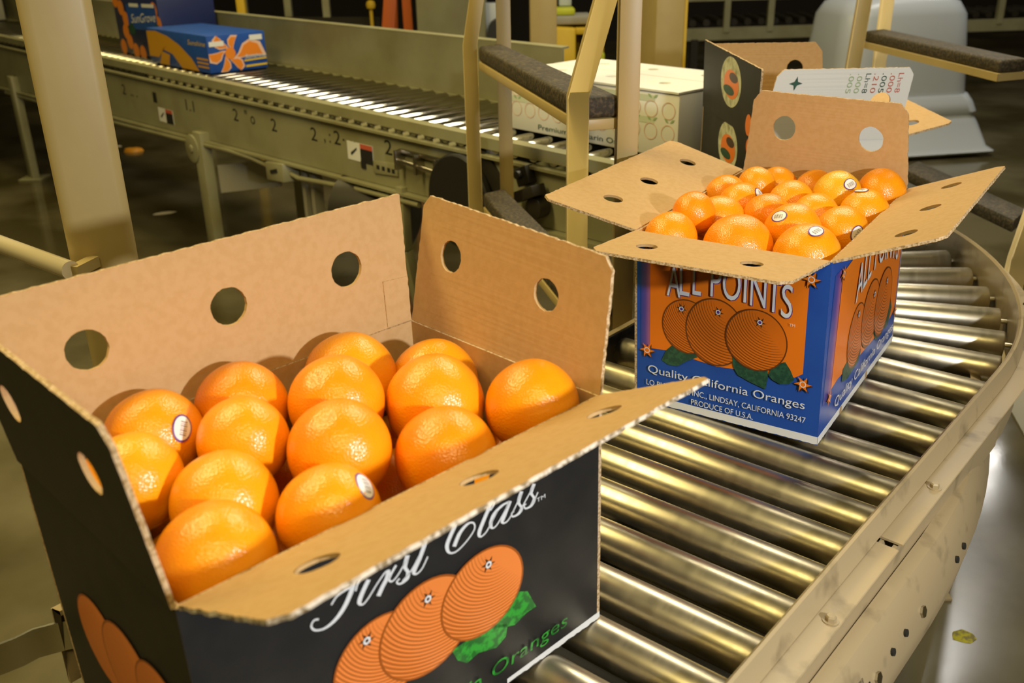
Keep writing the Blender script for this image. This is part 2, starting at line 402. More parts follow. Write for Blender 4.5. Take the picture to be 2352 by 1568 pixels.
def make_flap(root, p, q, P, Q, holes, mats, thick=0.004, chamfer=0.012, r=0.0155, jit=0.0006, art=None, up_hint=None, label=None, seed=1, curl=0.0):
    """board hinged on p-q, free edge P-Q (P above p). holes: (u, v) fractions. mats: inner, outer, edge.
    up_hint: a point on the inner side"""
    rnd = random.Random(seed)
    p, q, P, Q = V(p), V(q), V(P), V(Q)
    L = (q - p).length; D = ((P - p).length + (Q - q).length) / 2
    c = chamfer
    cor = [(0.002, 0), (L - 0.002, 0), (L - 0.003, D - c), (L - 0.003 - c * 0.8, D), (0.003 + c * 0.8, D), (0.003, D - c)]
    out = []
    for i in range(6): out += jitter_line(cor[i], cor[(i + 1) % 6], 0.005, jit if i else 0, rnd)
    hl = []
    for u, v_ in holes:
        hl.append([(u * L + math.cos(t) * (r + rnd.uniform(-.0004, .0004)), v_ * D + math.sin(t) * (r + rnd.uniform(-.0004, .0004))) for t in [2 * math.pi * k / 36 for k in range(36)]])
    pts, fs = fill2d(out, hl)
    N = (q - p).cross(P - p).normalized()
    if up_hint is not None and N.dot(V(up_hint) - p) < 0: N = -N
    def mp(x, y, k):
        u, w = x / L, y / D
        b = (p * (1 - u) + q * u) * (1 - w) + (P * (1 - u) + Q * u) * w
        return b + N * (k + curl * w * w)
    mb = MB(); n = len(pts)
    vs = [mp(x, y, thick / 2) for x, y in pts] + [mp(x, y, -thick / 2) for x, y in pts]
    mb.add(vs, [], 0)
    cnt = {}
    for f in fs:
        for i in range(len(f)):
            e = (f[i], f[(i + 1) % len(f)]); cnt.setdefault(frozenset(e), []).append(e)
        mb.f.append(tuple(f)); mb.m.append(0); mb.uv.append([(0, 0)] * len(f))
        mb.f.append(tuple(i + n for i in reversed(f))); mb.m.append(1); mb.uv.append([(0, 0)] * len(f))
    for k, e in cnt.items():
        if len(e) == 1:
            a, b = e[0]; mb.f.append((b, a, a + n, b + n)); mb.uv.append([(0, 0)] * 4)
            mb.m.append(0 if any(abs(math.hypot(pts[a][0] - u * L, pts[a][1] - v_ * D) - r) < 0.001 for u, v_ in holes) else 2)
    names = list(mats)
    if art: art(mb, names, mp, L, D, thick)
    o = mb.build('flap', names, root, smooth=0)
    if label: o['label'] = label
    return o

def make_wall(root, b0, b1, t0, t1, mats, art=None, name='side_panel', thick=0.004, label=None):
    """upright panel, seen from outside b0 is at the left. mats: outer, inner, edge + art's own"""
    f = Face(b0, b1, t0); b0, b1, t0, t1 = map(V, (b0, b1, t0, t1)); i_ = -f.N * thick
    mb = MB()
    mb.face([b0, b1, t1, t0], 0)
    mb.face([b1 + i_, b0 + i_, t0 + i_, t1 + i_], 1)
    for a, c in ((b0, b1), (b1, t1), (t1, t0), (t0, b0)): mb.face([c, a, a + i_, c + i_], 2)
    if art: art(mb, f)
    o = mb.build(name, mats, root, smooth=0, recalc=False)
    if label: o['label'] = label
    return o

# ---------------------------------------------------------------- fruit
def orange_mesh(r, rnd, navel, name='orange'):
    bm = bmesh.new(); bmesh.ops.create_icosphere(bm, subdivisions=5 if r > 0.0405 else 4, radius=1)
    ax = V(navel).normalized(); k1 = V((rnd.uniform(-1, 1), rnd.uniform(-1, 1), rnd.uniform(-1, 1))).normalized(); el = rnd.uniform(-0.03, 0.045)
    for v in bm.verts:
        d = v.co.normalized(); c = d.dot(ax)
        s = 1 + el * (c * c - 0.33) + 0.012 * math.sin(3 * d.dot(k1) + 1) + 0.008 * math.sin(5 * d.x + 2 * d.y)
        a = math.acos(max(-1, min(1, c)))
        s += -0.055 * math.exp(-(a / 0.13) ** 2) + 0.042 * math.exp(-(a / 0.055) ** 2)      # navel: a dimple with a button in it
        a2 = math.pi - a
        s += -0.035 * math.exp(-(a2 / 0.2) ** 2)
        v.co = d * s * r
    me = bpy.data.meshes.new(name); bm.to_mesh(me); bm.free()
    for p in me.polygons: p.use_smooth = True
    me.materials.append(MATS['orange_skin'])
    return me
def fruit(c, r, label, group, navel=None, sticker=None, seed=0, green=False):
    rnd = random.Random(seed * 17 + 3)
    nv = navel or (rnd.uniform(-1, 1), rnd.uniform(-0.2, 1), rnd.uniform(-1, 0.3))
    me = orange_mesh(r, rnd, nv)
    o = bpy.data.objects.new('orange', me); COL.objects.link(o)
    o.location = (c[0], c[1], c[2] + Z0); tag(o, label, 'orange', group)
    if green: me.materials[0] = MATS['orange_skin_pale']
    if sticker:
        d = V(sticker).normalized(); a = V((0, 0, 1)).cross(d).normalized(); b = d.cross(a)
        th = rnd.uniform(0.3, 1.0); a, b = a * math.cos(th) + b * math.sin(th), b * math.cos(th) - a * math.sin(th)
        mb = MB()
        def sp_(x, y, k): return (d + a * x + b * y).normalized() * (r * 1.014 + k)
        sx, sy = 0.0125 / r * 1.0, 0.0092 / r
        def oval(f0, f1, m, k):
            n = 26
            for i in range(n):
                t0, t1 = 2 * math.pi * i / n, 2 * math.pi * (i + 1) / n
                mb.face([sp_(math.cos(t) * sx * f, math.sin(t) * sy * f, k) for t, f in ((t0, f0), (t0, f1), (t1, f1), (t1, f0))] if f0 else
                        [sp_(0, 0, k), sp_(math.cos(t0) * sx * f1, math.sin(t0) * sy * f1, k), sp_(math.cos(t1) * sx * f1, math.sin(t1) * sy * f1, k)], m)
        oval(0, 0.45, 0, 0.0006); oval(0.45, 0.86, 0, 0.0006); oval(0.86, 1, 1, 0.0006)
        for i in range(7):                                   # bar lines
            x = -0.5 + i * 0.15; w = 0.03 if i % 2 else 0.055
            mb.face([sp_(sx * u_, sy * w_, 0.0009) for u_, w_ in ((x, -0.42), (x + w, -0.42), (x + w, 0.25), (x, 0.25))], 2)
        mb.build('sticker', ['print_white', 'print_purple', 'print_brown'], o, base=(0, 0, 0), smooth=0, recalc=False)['label'] = 'white oval price sticker with a purple rim'
    return o

# measured corners, flap edges and fruit (metres, roller tops at z = 0)
B1 = [[-0.2197, 0.5138, 0.0], [0.0855, 0.8097, 0.0], [-0.1095, 1.0108, 0.0], [-0.4147, 0.7149, 0.0], [-0.2221, 0.5057, 0.2643], [0.083, 0.8016, 0.2643], [-0.112, 1.0027, 0.2643], [-0.4171, 0.7068, 0.2643]]
B2 = [[0.1858, 1.3153, 0.0], [0.4188, 1.1603, 0.0], [0.6538, 1.5134, 0.0], [0.4208, 1.6684, 0.0], [0.1783, 1.3205, 0.2643], [0.4113, 1.1655, 0.2643], [0.6463, 1.5186, 0.2643], [0.4133, 1.6736, 0.2643]]
F1 = [[[-0.1324, 0.4153, 0.3235], [0.1682, 0.7124, 0.3254]], [[0.0953, 0.814, 0.393], [-0.0913, 1.0188, 0.4042]], [[-0.1168, 1.0161, 0.4054], [-0.436, 0.7132, 0.3996]], [[-0.43, 0.6942, 0.4026], [-0.235, 0.4931, 0.4026]]]
F2 = [[[0.099, 1.2047, 0.2746], [0.3259, 1.0527, 0.2764]], [[0.5183, 1.094, 0.316], [0.759, 1.4446, 0.3177]], [[0.6281, 1.5141, 0.4002], [0.4192, 1.6618, 0.4044]], [[0.3002, 1.7504, 0.3032], [0.0459, 1.3963, 0.2949]]]
STROKES = {'F1': [[0.1352, 0.2125], [0.1308, 0.2035], [0.1232, 0.1935], [0.1139, 0.1869], [0.1043, 0.185], [0.0965, 0.1881], [0.0938, 0.1937], [0.0968, 0.1973], [0.1007, 0.196]], 'F2': [[0.1128, 0.2024], [0.1181, 0.207], [0.1261, 0.2084], [0.1314, 0.2081]], 'F3': [[0.1068, 0.2114], [0.1172, 0.2119], [0.1288, 0.2129], [0.1439, 0.2132]], 'i1': [[0.148, 0.2064], [0.141, 0.1976], [0.1374, 0.1907], [0.1399, 0.1868], [0.1455, 0.1894], [0.1554, 0.1983], [0.1634, 0.2045]], 'i2': [[0.1352, 0.2026], [0.1378, 0.2078], [0.1431, 0.2114]], 'r1': [[0.1634, 0.2045], [0.1668, 0.2044], [0.165, 0.1986], [0.1592, 0.1917], [0.1552, 0.1862]], 'r2': [[0.1749, 0.2055], [0.1704, 0.2012], [0.1668, 0.1964], [0.1695, 0.1926], [0.1756, 0.1955], [0.1865, 0.206]], 's1': [[0.1868, 0.2087], [0.1833, 0.1998], [0.1856, 0.1923], [0.1836, 0.187], [0.177, 0.1859], [0.1738, 0.1893], [0.1769, 0.1913]], 's2': [[0.1794, 0.1871], [0.1895, 0.193], [0.198, 0.2021]], 't1': [[0.2062, 0.2127], [0.1984, 0.1996], [0.1918, 0.1905], [0.1936, 0.1864], [0.1998, 0.1884], [0.2067, 0.1969]], 't2': [[0.2002, 0.2124], [0.208, 0.2129], [0.2153, 0.2122]], 'C1': [[0.226, 0.2145], [0.2333, 0.2123], [0.2405, 0.2148], [0.2494, 0.2144], [0.2604, 0.2128]], 'C2': [[0.2391, 0.2137], [0.2321, 0.205], [0.2275, 0.197], [0.2294, 0.1889], [0.2371, 0.186], [0.2491, 0.1904], [0.2582, 0.1977], [0.2579, 0.2043], [0.2515, 0.2069], [0.2421, 0.2023], [0.235, 0.1921]], 'l1': [[0.2788, 0.2142], [0.2712, 0.2042], [0.2638, 0.1924], [0.2651, 0.1867], [0.2717, 0.1884], [0.2789, 0.1956], [0.2855, 0.2032]], 'l2': [[0.2775, 0.2077], [0.2817, 0.211], [0.2839, 0.2135]], 'a1': [[0.3002, 0.206], [0.2918, 0.2061], [0.2823, 0.2024], [0.2775, 0.1951], [0.2788, 0.1888], [0.2844, 0.1893], [0.2928, 0.1972], [0.3002, 0.2057]], 'a2': [[0.3012, 0.2062], [0.2944, 0.1952], [0.2911, 0.1896], [0.294, 0.1867], [0.3009, 0.1896], [0.3151, 0.2071]], 's3': [[0.3155, 0.2096], [0.3116, 0.2003], [0.3149, 0.1923], [0.3109, 0.1881], [0.304, 0.1884], [0.3025, 0.1925], [0.3056, 0.1932]], 's4': [[0.3131, 0.1904], [0.3214, 0.1987], [0.3307, 0.2084]], 's5': [[0.3315, 0.2102], [0.3276, 0.2025], [0.3311, 0.1945], [0.327, 0.189], [0.3199, 0.1893], [0.3183, 0.1934], [0.3209, 0.1936]], 's6': [[0.3284, 0.1898], [0.333, 0.195], [0.3361, 0.1991]]}
O1 = [[-0.3171, 0.7479, 0.2598, 0.0423], [-0.2547, 0.8071, 0.2562, 0.0438], [-0.1656, 0.8869, 0.2463, 0.0476], [-0.0812, 0.9078, 0.2298, 0.0465], [-0.1635, 0.799, 0.2637, 0.0445], [-0.0742, 0.8171, 0.251, 0.0477], [0.018, 0.8048, 0.2542, 0.0442], [-0.2333, 0.7294, 0.2638, 0.0395], [-0.1481, 0.7147, 0.2616, 0.0437], [-0.0591, 0.7264, 0.2458, 0.045], [-0.3072, 0.6677, 0.2623, 0.0406], [-0.23, 0.651, 0.251, 0.0425], [-0.1446, 0.634, 0.2503, 0.0403], [-0.217, 0.576, 0.25, 0.044]]
O2 = [[0.2319, 1.3274, 0.2496, 0.0382], [0.3222, 1.2973, 0.2429, 0.0474], [0.4043, 1.244, 0.2459, 0.0451], [0.3181, 1.4135, 0.2472, 0.0398], [0.2719, 1.3725, 0.2748, 0.0308], [0.3649, 1.4682, 0.257, 0.0356], [0.3552, 1.5345, 0.2551, 0.0342], [0.4111, 1.5629, 0.2649, 0.0303], [0.4572, 1.6041, 0.2498, 0.0341], [0.4507, 1.4945, 0.2515, 0.0362], [0.3891, 1.4011, 0.2561, 0.0361], [0.4061, 1.3276, 0.2575, 0.0394], [0.4687, 1.426, 0.2499, 0.0347], [0.5097, 1.5651, 0.2541, 0.0333], [0.5232, 1.4968, 0.2629, 0.0375], [0.4872, 1.3553, 0.2447, 0.0384], [0.5444, 1.4269, 0.2508, 0.0374], [0.5974, 1.5061, 0.2632, 0.0377]]
LOWTREAD = [[1.1931, 2.88, -0.03], [1.2589, 2.3102, -0.03], [1.3386, 2.4044, -0.03], [1.2825, 2.972, -0.03]]

# ================================================================ the hall
mb = MB(); mb.box((2, 6, -Z0 - 0.05), (26, 26, 0.1)); tag(mb.build('floor', 'concrete', base=(0, 0, 0), smooth=0), kind='structure')
MATS['wall_dark'] = mat('wall_dark', (0.018, 0.012, 0.008, 1), 0.8)
mb = MB(); mb.box((2, 13.0, 1.5), (26, 0.2, 4.44)); tag(mb.build('wall_back', 'wall_dark', base=(0, 0, 0), smooth=0), kind='structure')

# ================================================================ curved roller conveyor in front
UN = V((0.65, 0.76, 0)).normalized(); NN = V((UN.y, -UN.x, 0))
CC = V((-0.026, 1.957, 0)); S_T = CC.dot(UN); N_C = CC.dot(NN); A0 = math.atan2(NN.y, NN.x)
def rail_pt(s, n, z):                                  # straight part: s along, n across
    return UN * s + NN * n + V((0, 0, z))
def arc_pt(a, n, z):
    R = n - N_C
    return CC + V((math.cos(a) * R, math.sin(a) * R, z))
S_0, A_1 = 0.30, math.radians(36)
def frames(s0, s1, a1=None, nst=6, nar=26):
    fr = []
    for i in range(nst + 1):
        s = s0 + (s1 - s0) * i / nst
        fr.append(lambda n, z, s=s: rail_pt(s, n, z))
    if a1 is not None:
        for i in range(1, nar + 1):
            a = A0 + (a1 - A0) * i / nar
            fr.append(lambda n, z, a=a: arc_pt(a, n, z))
    return fr
cv = thing('roller_conveyor', 'curved roller conveyor with tan side rail, carrying the open cartons of oranges', 'conveyor', (0.3, 1.3, -Z0))
RR = 0.0242; N_OUT, N_IN = -0.309, -0.862
stations = [('s', 0.36 + 0.0765 * k) for k in range(12)] + [('s', 1.303), ('s', 1.398)] + [('a', d) for d in (-38.9, -32.0, -25.2, -18.4, -11.5, -4.7, 2.1, 8.9, 15.7, 22.5, 29.3)]
def roller_geo(kind, x):
    if kind == 's': return rail_pt(x, N_IN, -RR), rail_pt(x, N_OUT, -RR)
    return arc_pt(math.radians(x), N_IN, -RR), arc_pt(math.radians(x), N_OUT, -RR)
first = None
for kind, x in stations:
    a, b = roller_geo(kind, x)
    L = (b - a).length
    if first is None:
        mb = MB(); h = L / 2
        mb.lathe([(0.005, -h - 0.012), (0.005, -h), (RR * 0.6, -h), (RR * 0.93, -h + 0.0015), (RR, -h + 0.004), (RR, h - 0.004), (RR * 0.93, h - 0.0015), (RR * 0.6, h), (0.005, h), (0.005, h + 0.012)], (0, 0, 0), (1, 0, 0), 40)
        first = mb.build('roller', 'roller_steel', cv, base=(0, 0, 0), smooth=40); ro = first
    else:
        ro = first.copy(); COL.objects.link(ro)
    c = (a + b) / 2; d = (b - a).normalized()
    ro.matrix_parent_inverse = M4.Identity(4)
    ro.location = c - V(cv['_base']); ro.rotation_euler = (random.uniform(0, 6.28), 0, math.atan2(d.y, d.x))
    ro.rotation_mode = 'XYZ'
# guard lip, shelf flange in two lengths, side channel, lower skirt
LIP = [(-0.2955, -0.055), (-0.2935, -0.055), (-0.2935, 0.035), (-0.2905, 0.037), (-0.2842, 0.0125), (-0.2842, 0.0105), (-0.292, 0.0335), (-0.2955, 0.0345)]
mb = MB(); mb.sweep(frames(S_0, S_T, A_1), [(-0.2965, -0.07), (-0.2945, -0.07), (-0.2945, 0.034), (-0.2915, 0.0372), (-0.2845, 0.012), (-0.2825, 0.012), (-0.2895, 0.0395), (-0.293, 0.0405), (-0.2965, 0.037)])
mb.build('guard_lip', 'rail_paint', cv)
for s0, s1, a1 in ((S_0, 0.968, None), (0.981, S_T, A_1)):
    mb = MB(); mb.sweep(frames(s0, s1, a1), [(-0.284, 0.0105), (-0.258, 0.0095), (-0.2572, 0.0085), (-0.258, 0.0070), (-0.284, 0.0075)])
    mb.build('shelf_flange', 'rail_paint', cv)
mb = MB(); mb.sweep(frames(S_0, S_T, A_1), [(-0.283, 0.006), (-0.279, 0.006), (-0.279, -0.085), (-0.283, -0.085)]); mb.build('side_channel', 'rail_paint', cv)
mb = MB(); mb.sweep(frames(S_0, 1.40), [(-0.268, 0.0045), (-0.2635, 0.004), (-0.2635, -0.05), (-0.268, -0.05)], 0); mb.build('splice_plate', 'rail_paint', cv)
def skn(s, n): return n - 0.075 * max(0, (s - 1.02) / 0.5) ** 2
mb = MB(); fr = []
for i in range(25):
    s = S_0 + (1.62 - S_0) * i / 24
    fr.append(lambda n, z, s=s: rail_pt(s, n - 0.10 * max(0, (s - 1.05) / 0.55) ** 2, z))
mb.sweep(fr, [(-0.262, -0.030), (-0.246, -0.034), (-0.240, -0.045), (-0.224, -0.098), (-0.232, -0.150), (-0.235, -0.150), (-0.228, -0.098), (-0.243, -0.048), (-0.249, -0.038), (-0.262, -0.034)])
sk = mb.build('lower_skirt', 'rail_paint', cv)
def skirt_plate(s, t, w, h, m, name, ax=4):
    n0 = -0.240 + 0.016 * t; z0 = -0.045 - 0.053 * t; off = -0.10 * max(0, (s - 1.05) / 0.55) ** 2
    c = rail_pt(s, n0 + off, z0); out = (NN * 0.957 + V((0, 0, 0.289))); q = MB()
    if ax == 4: q.beam(c - UN * w / 2 + out * .0002, c + UN * w / 2 + out * .0002, h, 0.0018, upv=out)
    else: q.tube(c - out * 0.001, c + out * 0.003, w, 6 if ax == 6 else 14)
    return sub(q, name, m, sk, cv)
for s, t in ((1.13, 0.72), (1.165, 0.72), (0.945, 0.62), (0.905, 0.62)): skirt_plate(s, t, 0.0045, 0, 'black_and_hole_shade', 'hole', 14)  # dark discs painted in for the shade inside the holes
for s in (0.835, 0.80, 0.765): skirt_plate(s, 0.66, 0.013, 0.011, 'black_and_hole_shade', 'square_slot')  # dark plates stand in for the shade inside the slots
for s in (0.86, 1.0, 0.70, 0.665): skirt_plate(s, 0.7, 0.0075, 0, 'steel', 'bolt', 6)
rg = random.Random(21)
for i in range(11):                                     # greasy smears along the skirt
    skirt_plate(0.655 + 0.016 * i + rg.uniform(-.004, .004), rg.uniform(0.25, 0.85), rg.uniform(0.007, 0.020), rg.uniform(0.003, 0.007), 'smear', 'grease_smear')
for s, n in ((1.126, -0.270), (0.805, -0.268), (0.50, -0.268)):
    mb = MB(); c = rail_pt(s, n, 0.0098)
    mb.lathe([(0.0085, 0), (0.0085, 0.0014), (0.003, 0.0014)], c, n=20); mb.lathe([(0.0058, 0.001), (0.0058, 0.0055), (0.0045, 0.0072)], c, n=6)
    mb.lathe([(0.0036, -0.055), (0.0036, 0.0)], c, n=10); mb.lathe([(0.0058, -0.034), (0.0058, -0.026)], c, n=6)
    mb.build('hex_bolt', 'rail_paint', cv, smooth=30)
for a in (-24, -18):
    mb = MB(); mb.lathe([(0.005, 0), (0.005, 0.003), (0.003, 0.004)], arc_pt(math.radians(a), -0.270, 0.0098), n=6); mb.build('hex_bolt', 'black_and_hole_shade', cv, smooth=30)
# stained seam, inner rail, spine under the rollers, legs
mb = MB(); mb.sweep(frames(S_0, 0.60), [(-0.895, -0.07), (-0.89, -0.07), (-0.89, 0.03), (-0.87, 0.036), (-0.87, 0.030), (-0.893, 0.028)]); mb.build('inner_rail', 'rail_paint', cv)
mb = MB(); mb.sweep(frames(0.60, S_T, A_1), [(-0.883, -0.07), (-0.878, -0.07), (-0.878, 0.012), (-0.862, 0.016), (-0.862, 0.012), (-0.883, 0.008)]); mb.build('inner_rail', 'rail_paint', cv)
mb = MB(); mb.sweep(frames(S_0, S_T, A_1), [(-0.70, -0.075), (-0.60, -0.075), (-0.60, -0.069), (-0.70, -0.069)]); mb.build('drive_belt', 'dark_steel', cv)
mb = MB(); mb.sweep(frames(S_0, S_T, A_1), [(-0.86, -0.12), (-0.31, -0.12), (-0.31, -0.116), (-0.86, -0.116)]); mb.build('under_pan', 'dark_steel', cv)
for s, n in ((0.62, -0.33), (0.62, -0.85)):
    mb = MB(); c = rail_pt(s, n, 0); mb.beam(c + V((0, 0, -0.12)), c + V((0, 0, -Z0)), 0.045, 0.045, upv=UN); mb.box(c + V((0, 0, -Z0 + 0.004)), (0.09, 0.09, 0.008)); mb.build('leg', 'rail_paint', cv, bevel=0.002)
for a, n in ((-12, -0.33), (-12, -0.85), (30, -0.33), (30, -0.85)):
    mb = MB(); c = arc_pt(math.radians(a), n, 0); mb.beam(c + V((0, 0, -0.12)), c + V((0, 0, -Z0)), 0.045, 0.045, upv=(1, 0, 0)); mb.box(c + V((0, 0, -Z0 + 0.004)), (0.09, 0.09, 0.008)); mb.build('leg', 'rail_paint', cv, bevel=0.002)
# the flared steel end of the inner guide band
gb = [V((-0.585, 0.742, 0)), V((-0.54, 0.762, 0)), V((-0.512, 0.782, 0)), V((-0.500, 0.795, 0)), V((-0.475, 0.806, 0)), V((-0.455, 0.813, 0)), V((-0.44, 0.824, 0)), V((-0.40, 0.868, 0)), V((-0.33, 0.95, 0)), V((-0.20, 1.10, 0))]
mb = MB(); fr = []
for i, p in enumerate(gb):
    t = (gb[min(i + 1, len(gb) - 1)] - gb[max(i - 1, 0)]).normalized(); q = V((t.y, -t.x, 0))
    fr.append(lambda n, z, p=p, q=q: p + q * n + V((0, 0, z)))
mb.sweep(fr, [(0, -0.022), (0.003, -0.022), (0.003, 0.014), (0, 0.014)])
mb.build('guide_band', 'chrome', cv)

# ================================================================ carton with the black print
HK = ('kraft', 'print_black', 'kraft_edge')
b = [V(q) for q in B1]
c1 = thing('orange_carton', 'open black-printed carton of oranges with white script on its long side', 'carton', (b[0] + b[2]) / 2)
def art_first(mb, f):
    # materials: 0 black 1 kraft 2 edge 3 orange 4 green 5 white 6 brown
    f.fan(mb, [(0.262, 0.086), (0.285, 0.100), (0.305, 0.104), (0.320, 0.096), (0.331, 0.0714), (0.318, 0.0715), (0.302, 0.0665), (0.289, 0.072)], (0.30, 0.085), 4, 2)
    f.fan(mb, [(0.225, 0.085), (0.2308, 0.070), (0.2413, 0.0600), (0.256, 0.0625), (0.268, 0.058), (0.2781, 0.0546), (0.290, 0.060), (0.2932, 0.0734), (0.27, 0.086)], (0.258, 0.072), 4, 2)
    f.fan(mb, [(0.10, 0.09), (0.085, 0.075), (0.07, 0.055), (0.09, 0.05), (0.12, 0.055), (0.135, 0.08)], (0.105, 0.068), 4, 2)
    f.disc(mb, (0.151, 0.1225), 0.0465, 3, 3, ry=0.0445); f.disc(mb, (0.2005, 0.1265), 0.0515, 3, 4, ry=0.0485); f.disc(mb, (0.2645, 0.1265), 0.0500, 3, 5, ry=0.0455)
    for c, k in (((0.2714, 0.1542), 6), ((0.2027, 0.1561), 5), ((0.1396, 0.1511), 4)):
        f.star(mb, c, 0.0085, 6, k, inner=0.35); f.ring(mb, c, 0.0016, 0.0036, 5, k + 1)
    for nm, pts in STROKES.items():
        w = 0.0046 if nm in ('F1', 'i1', 'r1', 's1', 't1', 'C2', 'l1', 'a1', 'a2', 's3', 's5') else 0.0026
        f.stroke(mb, pts, 5, 3, 0.0017, w)
    f.text(mb, 'TM', 0.3344, 0.3455, 0.1888, 0.0042, 5, 3)
    f.text(mb, 'Quality California Oranges', 0.035, 0.3735, 0.0235, 0.0155, 4, 6, shear=0.12, spacing=1.05)
    rnd = random.Random(5); pts = [(0.29, 0.0085)]
    top = [(0.425, 0.0095), (0.29, 0.0085)]
    low = [(0.29 + 0.0045 * i, 0.0006 + rnd.uniform(0, 0.0016)) for i in range(31)]
    f.shape(mb, low + [(0.4247, 0.0095), (0.29, 0.0075)], 5, 1)
MP = ['print_black', 'kraft', 'kraft_edge', 'engraved_orange_black_box', 'print_green', 'print_white', 'print_brown']
make_wall(c1, b[0], b[1], b[4], b[5], MP, art_first, 'side_panel', label='black long side printed with white script and three oranges')
def art_end1(mb, f):
    f.disc(mb, (0.10, 0.125), 0.046, 3, 2); f.disc(mb, (0.155, 0.125), 0.05, 3, 3); f.disc(mb, (0.215, 0.125), 0.048, 3, 4)
make_wall(c1, b[3], b[0], b[7], b[4], MP, art_end1, 'end_panel', label='black end printed with oranges')
make_wall(c1, b[1], b[2], b[5], b[6], MP, None, 'end_panel')
make_wall(c1, b[2], b[3], b[6], b[7], MP, None, 'side_panel')
mb = MB(); e = [q + (((b[0] + b[2]) / 2) - q) * 0.012 for q in b[:4]]
mb.hexa([q + V((0, 0, 0.0005)) for q in e] + [q + V((0, 0, 0.0045)) for q in e]); mb.build('bottom_panel', 'kraft', c1, smooth=0)
ctr = (b[4] + b[6]) / 2 + V((0, 0, 0.15))
H3 = [(0.165, 0.5), (0.5, 0.5), (0.835, 0.5)]; H2 = [(0.24, 0.58), (0.76, 0.58)]
make_flap(c1, b[4], b[5], *F1[0], H3, ('kraft', 'print_black', 'torn_edge'), up_hint=ctr, seed=1, thick=0.0032, jit=0.0011, label='long near flap folded outward')
make_flap(c1, b[5], b[6], *F1[1], [(0.29, 0.58), (0.80, 0.60)], HK, up_hint=ctr, seed=2, label='end flap standing up, its inside facing the camera', r=0.0165)
def tab_art(mb, names, mp, L, D, th):
    k = th / 2 + 0.0012
    q = [(0.004, 0.0015), (0.036, 0.0015), (0.036, 0.052), (0.004, 0.050)]
    i = len(mb.v); mb.v += [mp(x, y, k) for x, y in q] + [mp(x, y, th / 2 - .001) for x, y in q]
    for fc, m in (((0, 1, 2, 3), 0), ((0, 4, 5, 1), 2), ((1, 5, 6, 2), 2), ((2, 6, 7, 3), 2), ((3, 7, 4, 0), 2)):
        mb.f.append(tuple(i + j for j in fc)); mb.m.append(m); mb.uv.append([(0, 0)] * 4)
make_flap(c1, b[6], b[7], *F1[2], [(0.185, 0.55), (0.50, 0.54), (0.815, 0.535)], HK, up_hint=ctr, seed=3, chamfer=0.001, r=0.0185, art=tab_art, label='long far flap standing up, plain brown inside')
make_flap(c1, b[7], b[4], *F1[3], H2, HK, up_hint=ctr, seed=4, label='end flap standing up, its black outside facing the camera')

# ================================================================ carton with the blue print
d = [V(q) for q in B2]
c2 = thing('orange_carton', 'open blue and orange printed carton of oranges on the curved rollers', 'carton', (d[0] + d[2]) / 2)
MQ = ['print_blue', 'kraft', 'kraft_edge', 'engraved_orange_blue_box', 'print_dkgreen', 'print_white', 'print_brown', 'print_orange', 'print_blue_to_pink', 'print_purple']
def star_mark(f, mb, c, r, k):
    f.star(mb, (c[0] + .0016, c[1] - .0016), r * 1.04, 6, k, rot=0.5); f.star(mb, c, r, 7, k + 1, rot=0.5); f.ring(mb, c, r * 0.26, r * 0.36, 5, k + 2)
def white_strip(f, mb, gaps=()):
    rnd = random.Random(9)
    n = int(f.w / 0.004)
    low = [(f.w * i / n, 0.0004 + rnd.uniform(0, 0.0011)) for i in range(n + 1)]
    f.shape(mb, low + [(f.w, 0.0125), (0, 0.0125)], 5, 1)
    for g in gaps: f.poly(mb, [(g, 0.0), (g + 0.012, 0.0), (g + 0.010, 0.0118), (g + 0.002, 0.0118)], 1, 2)
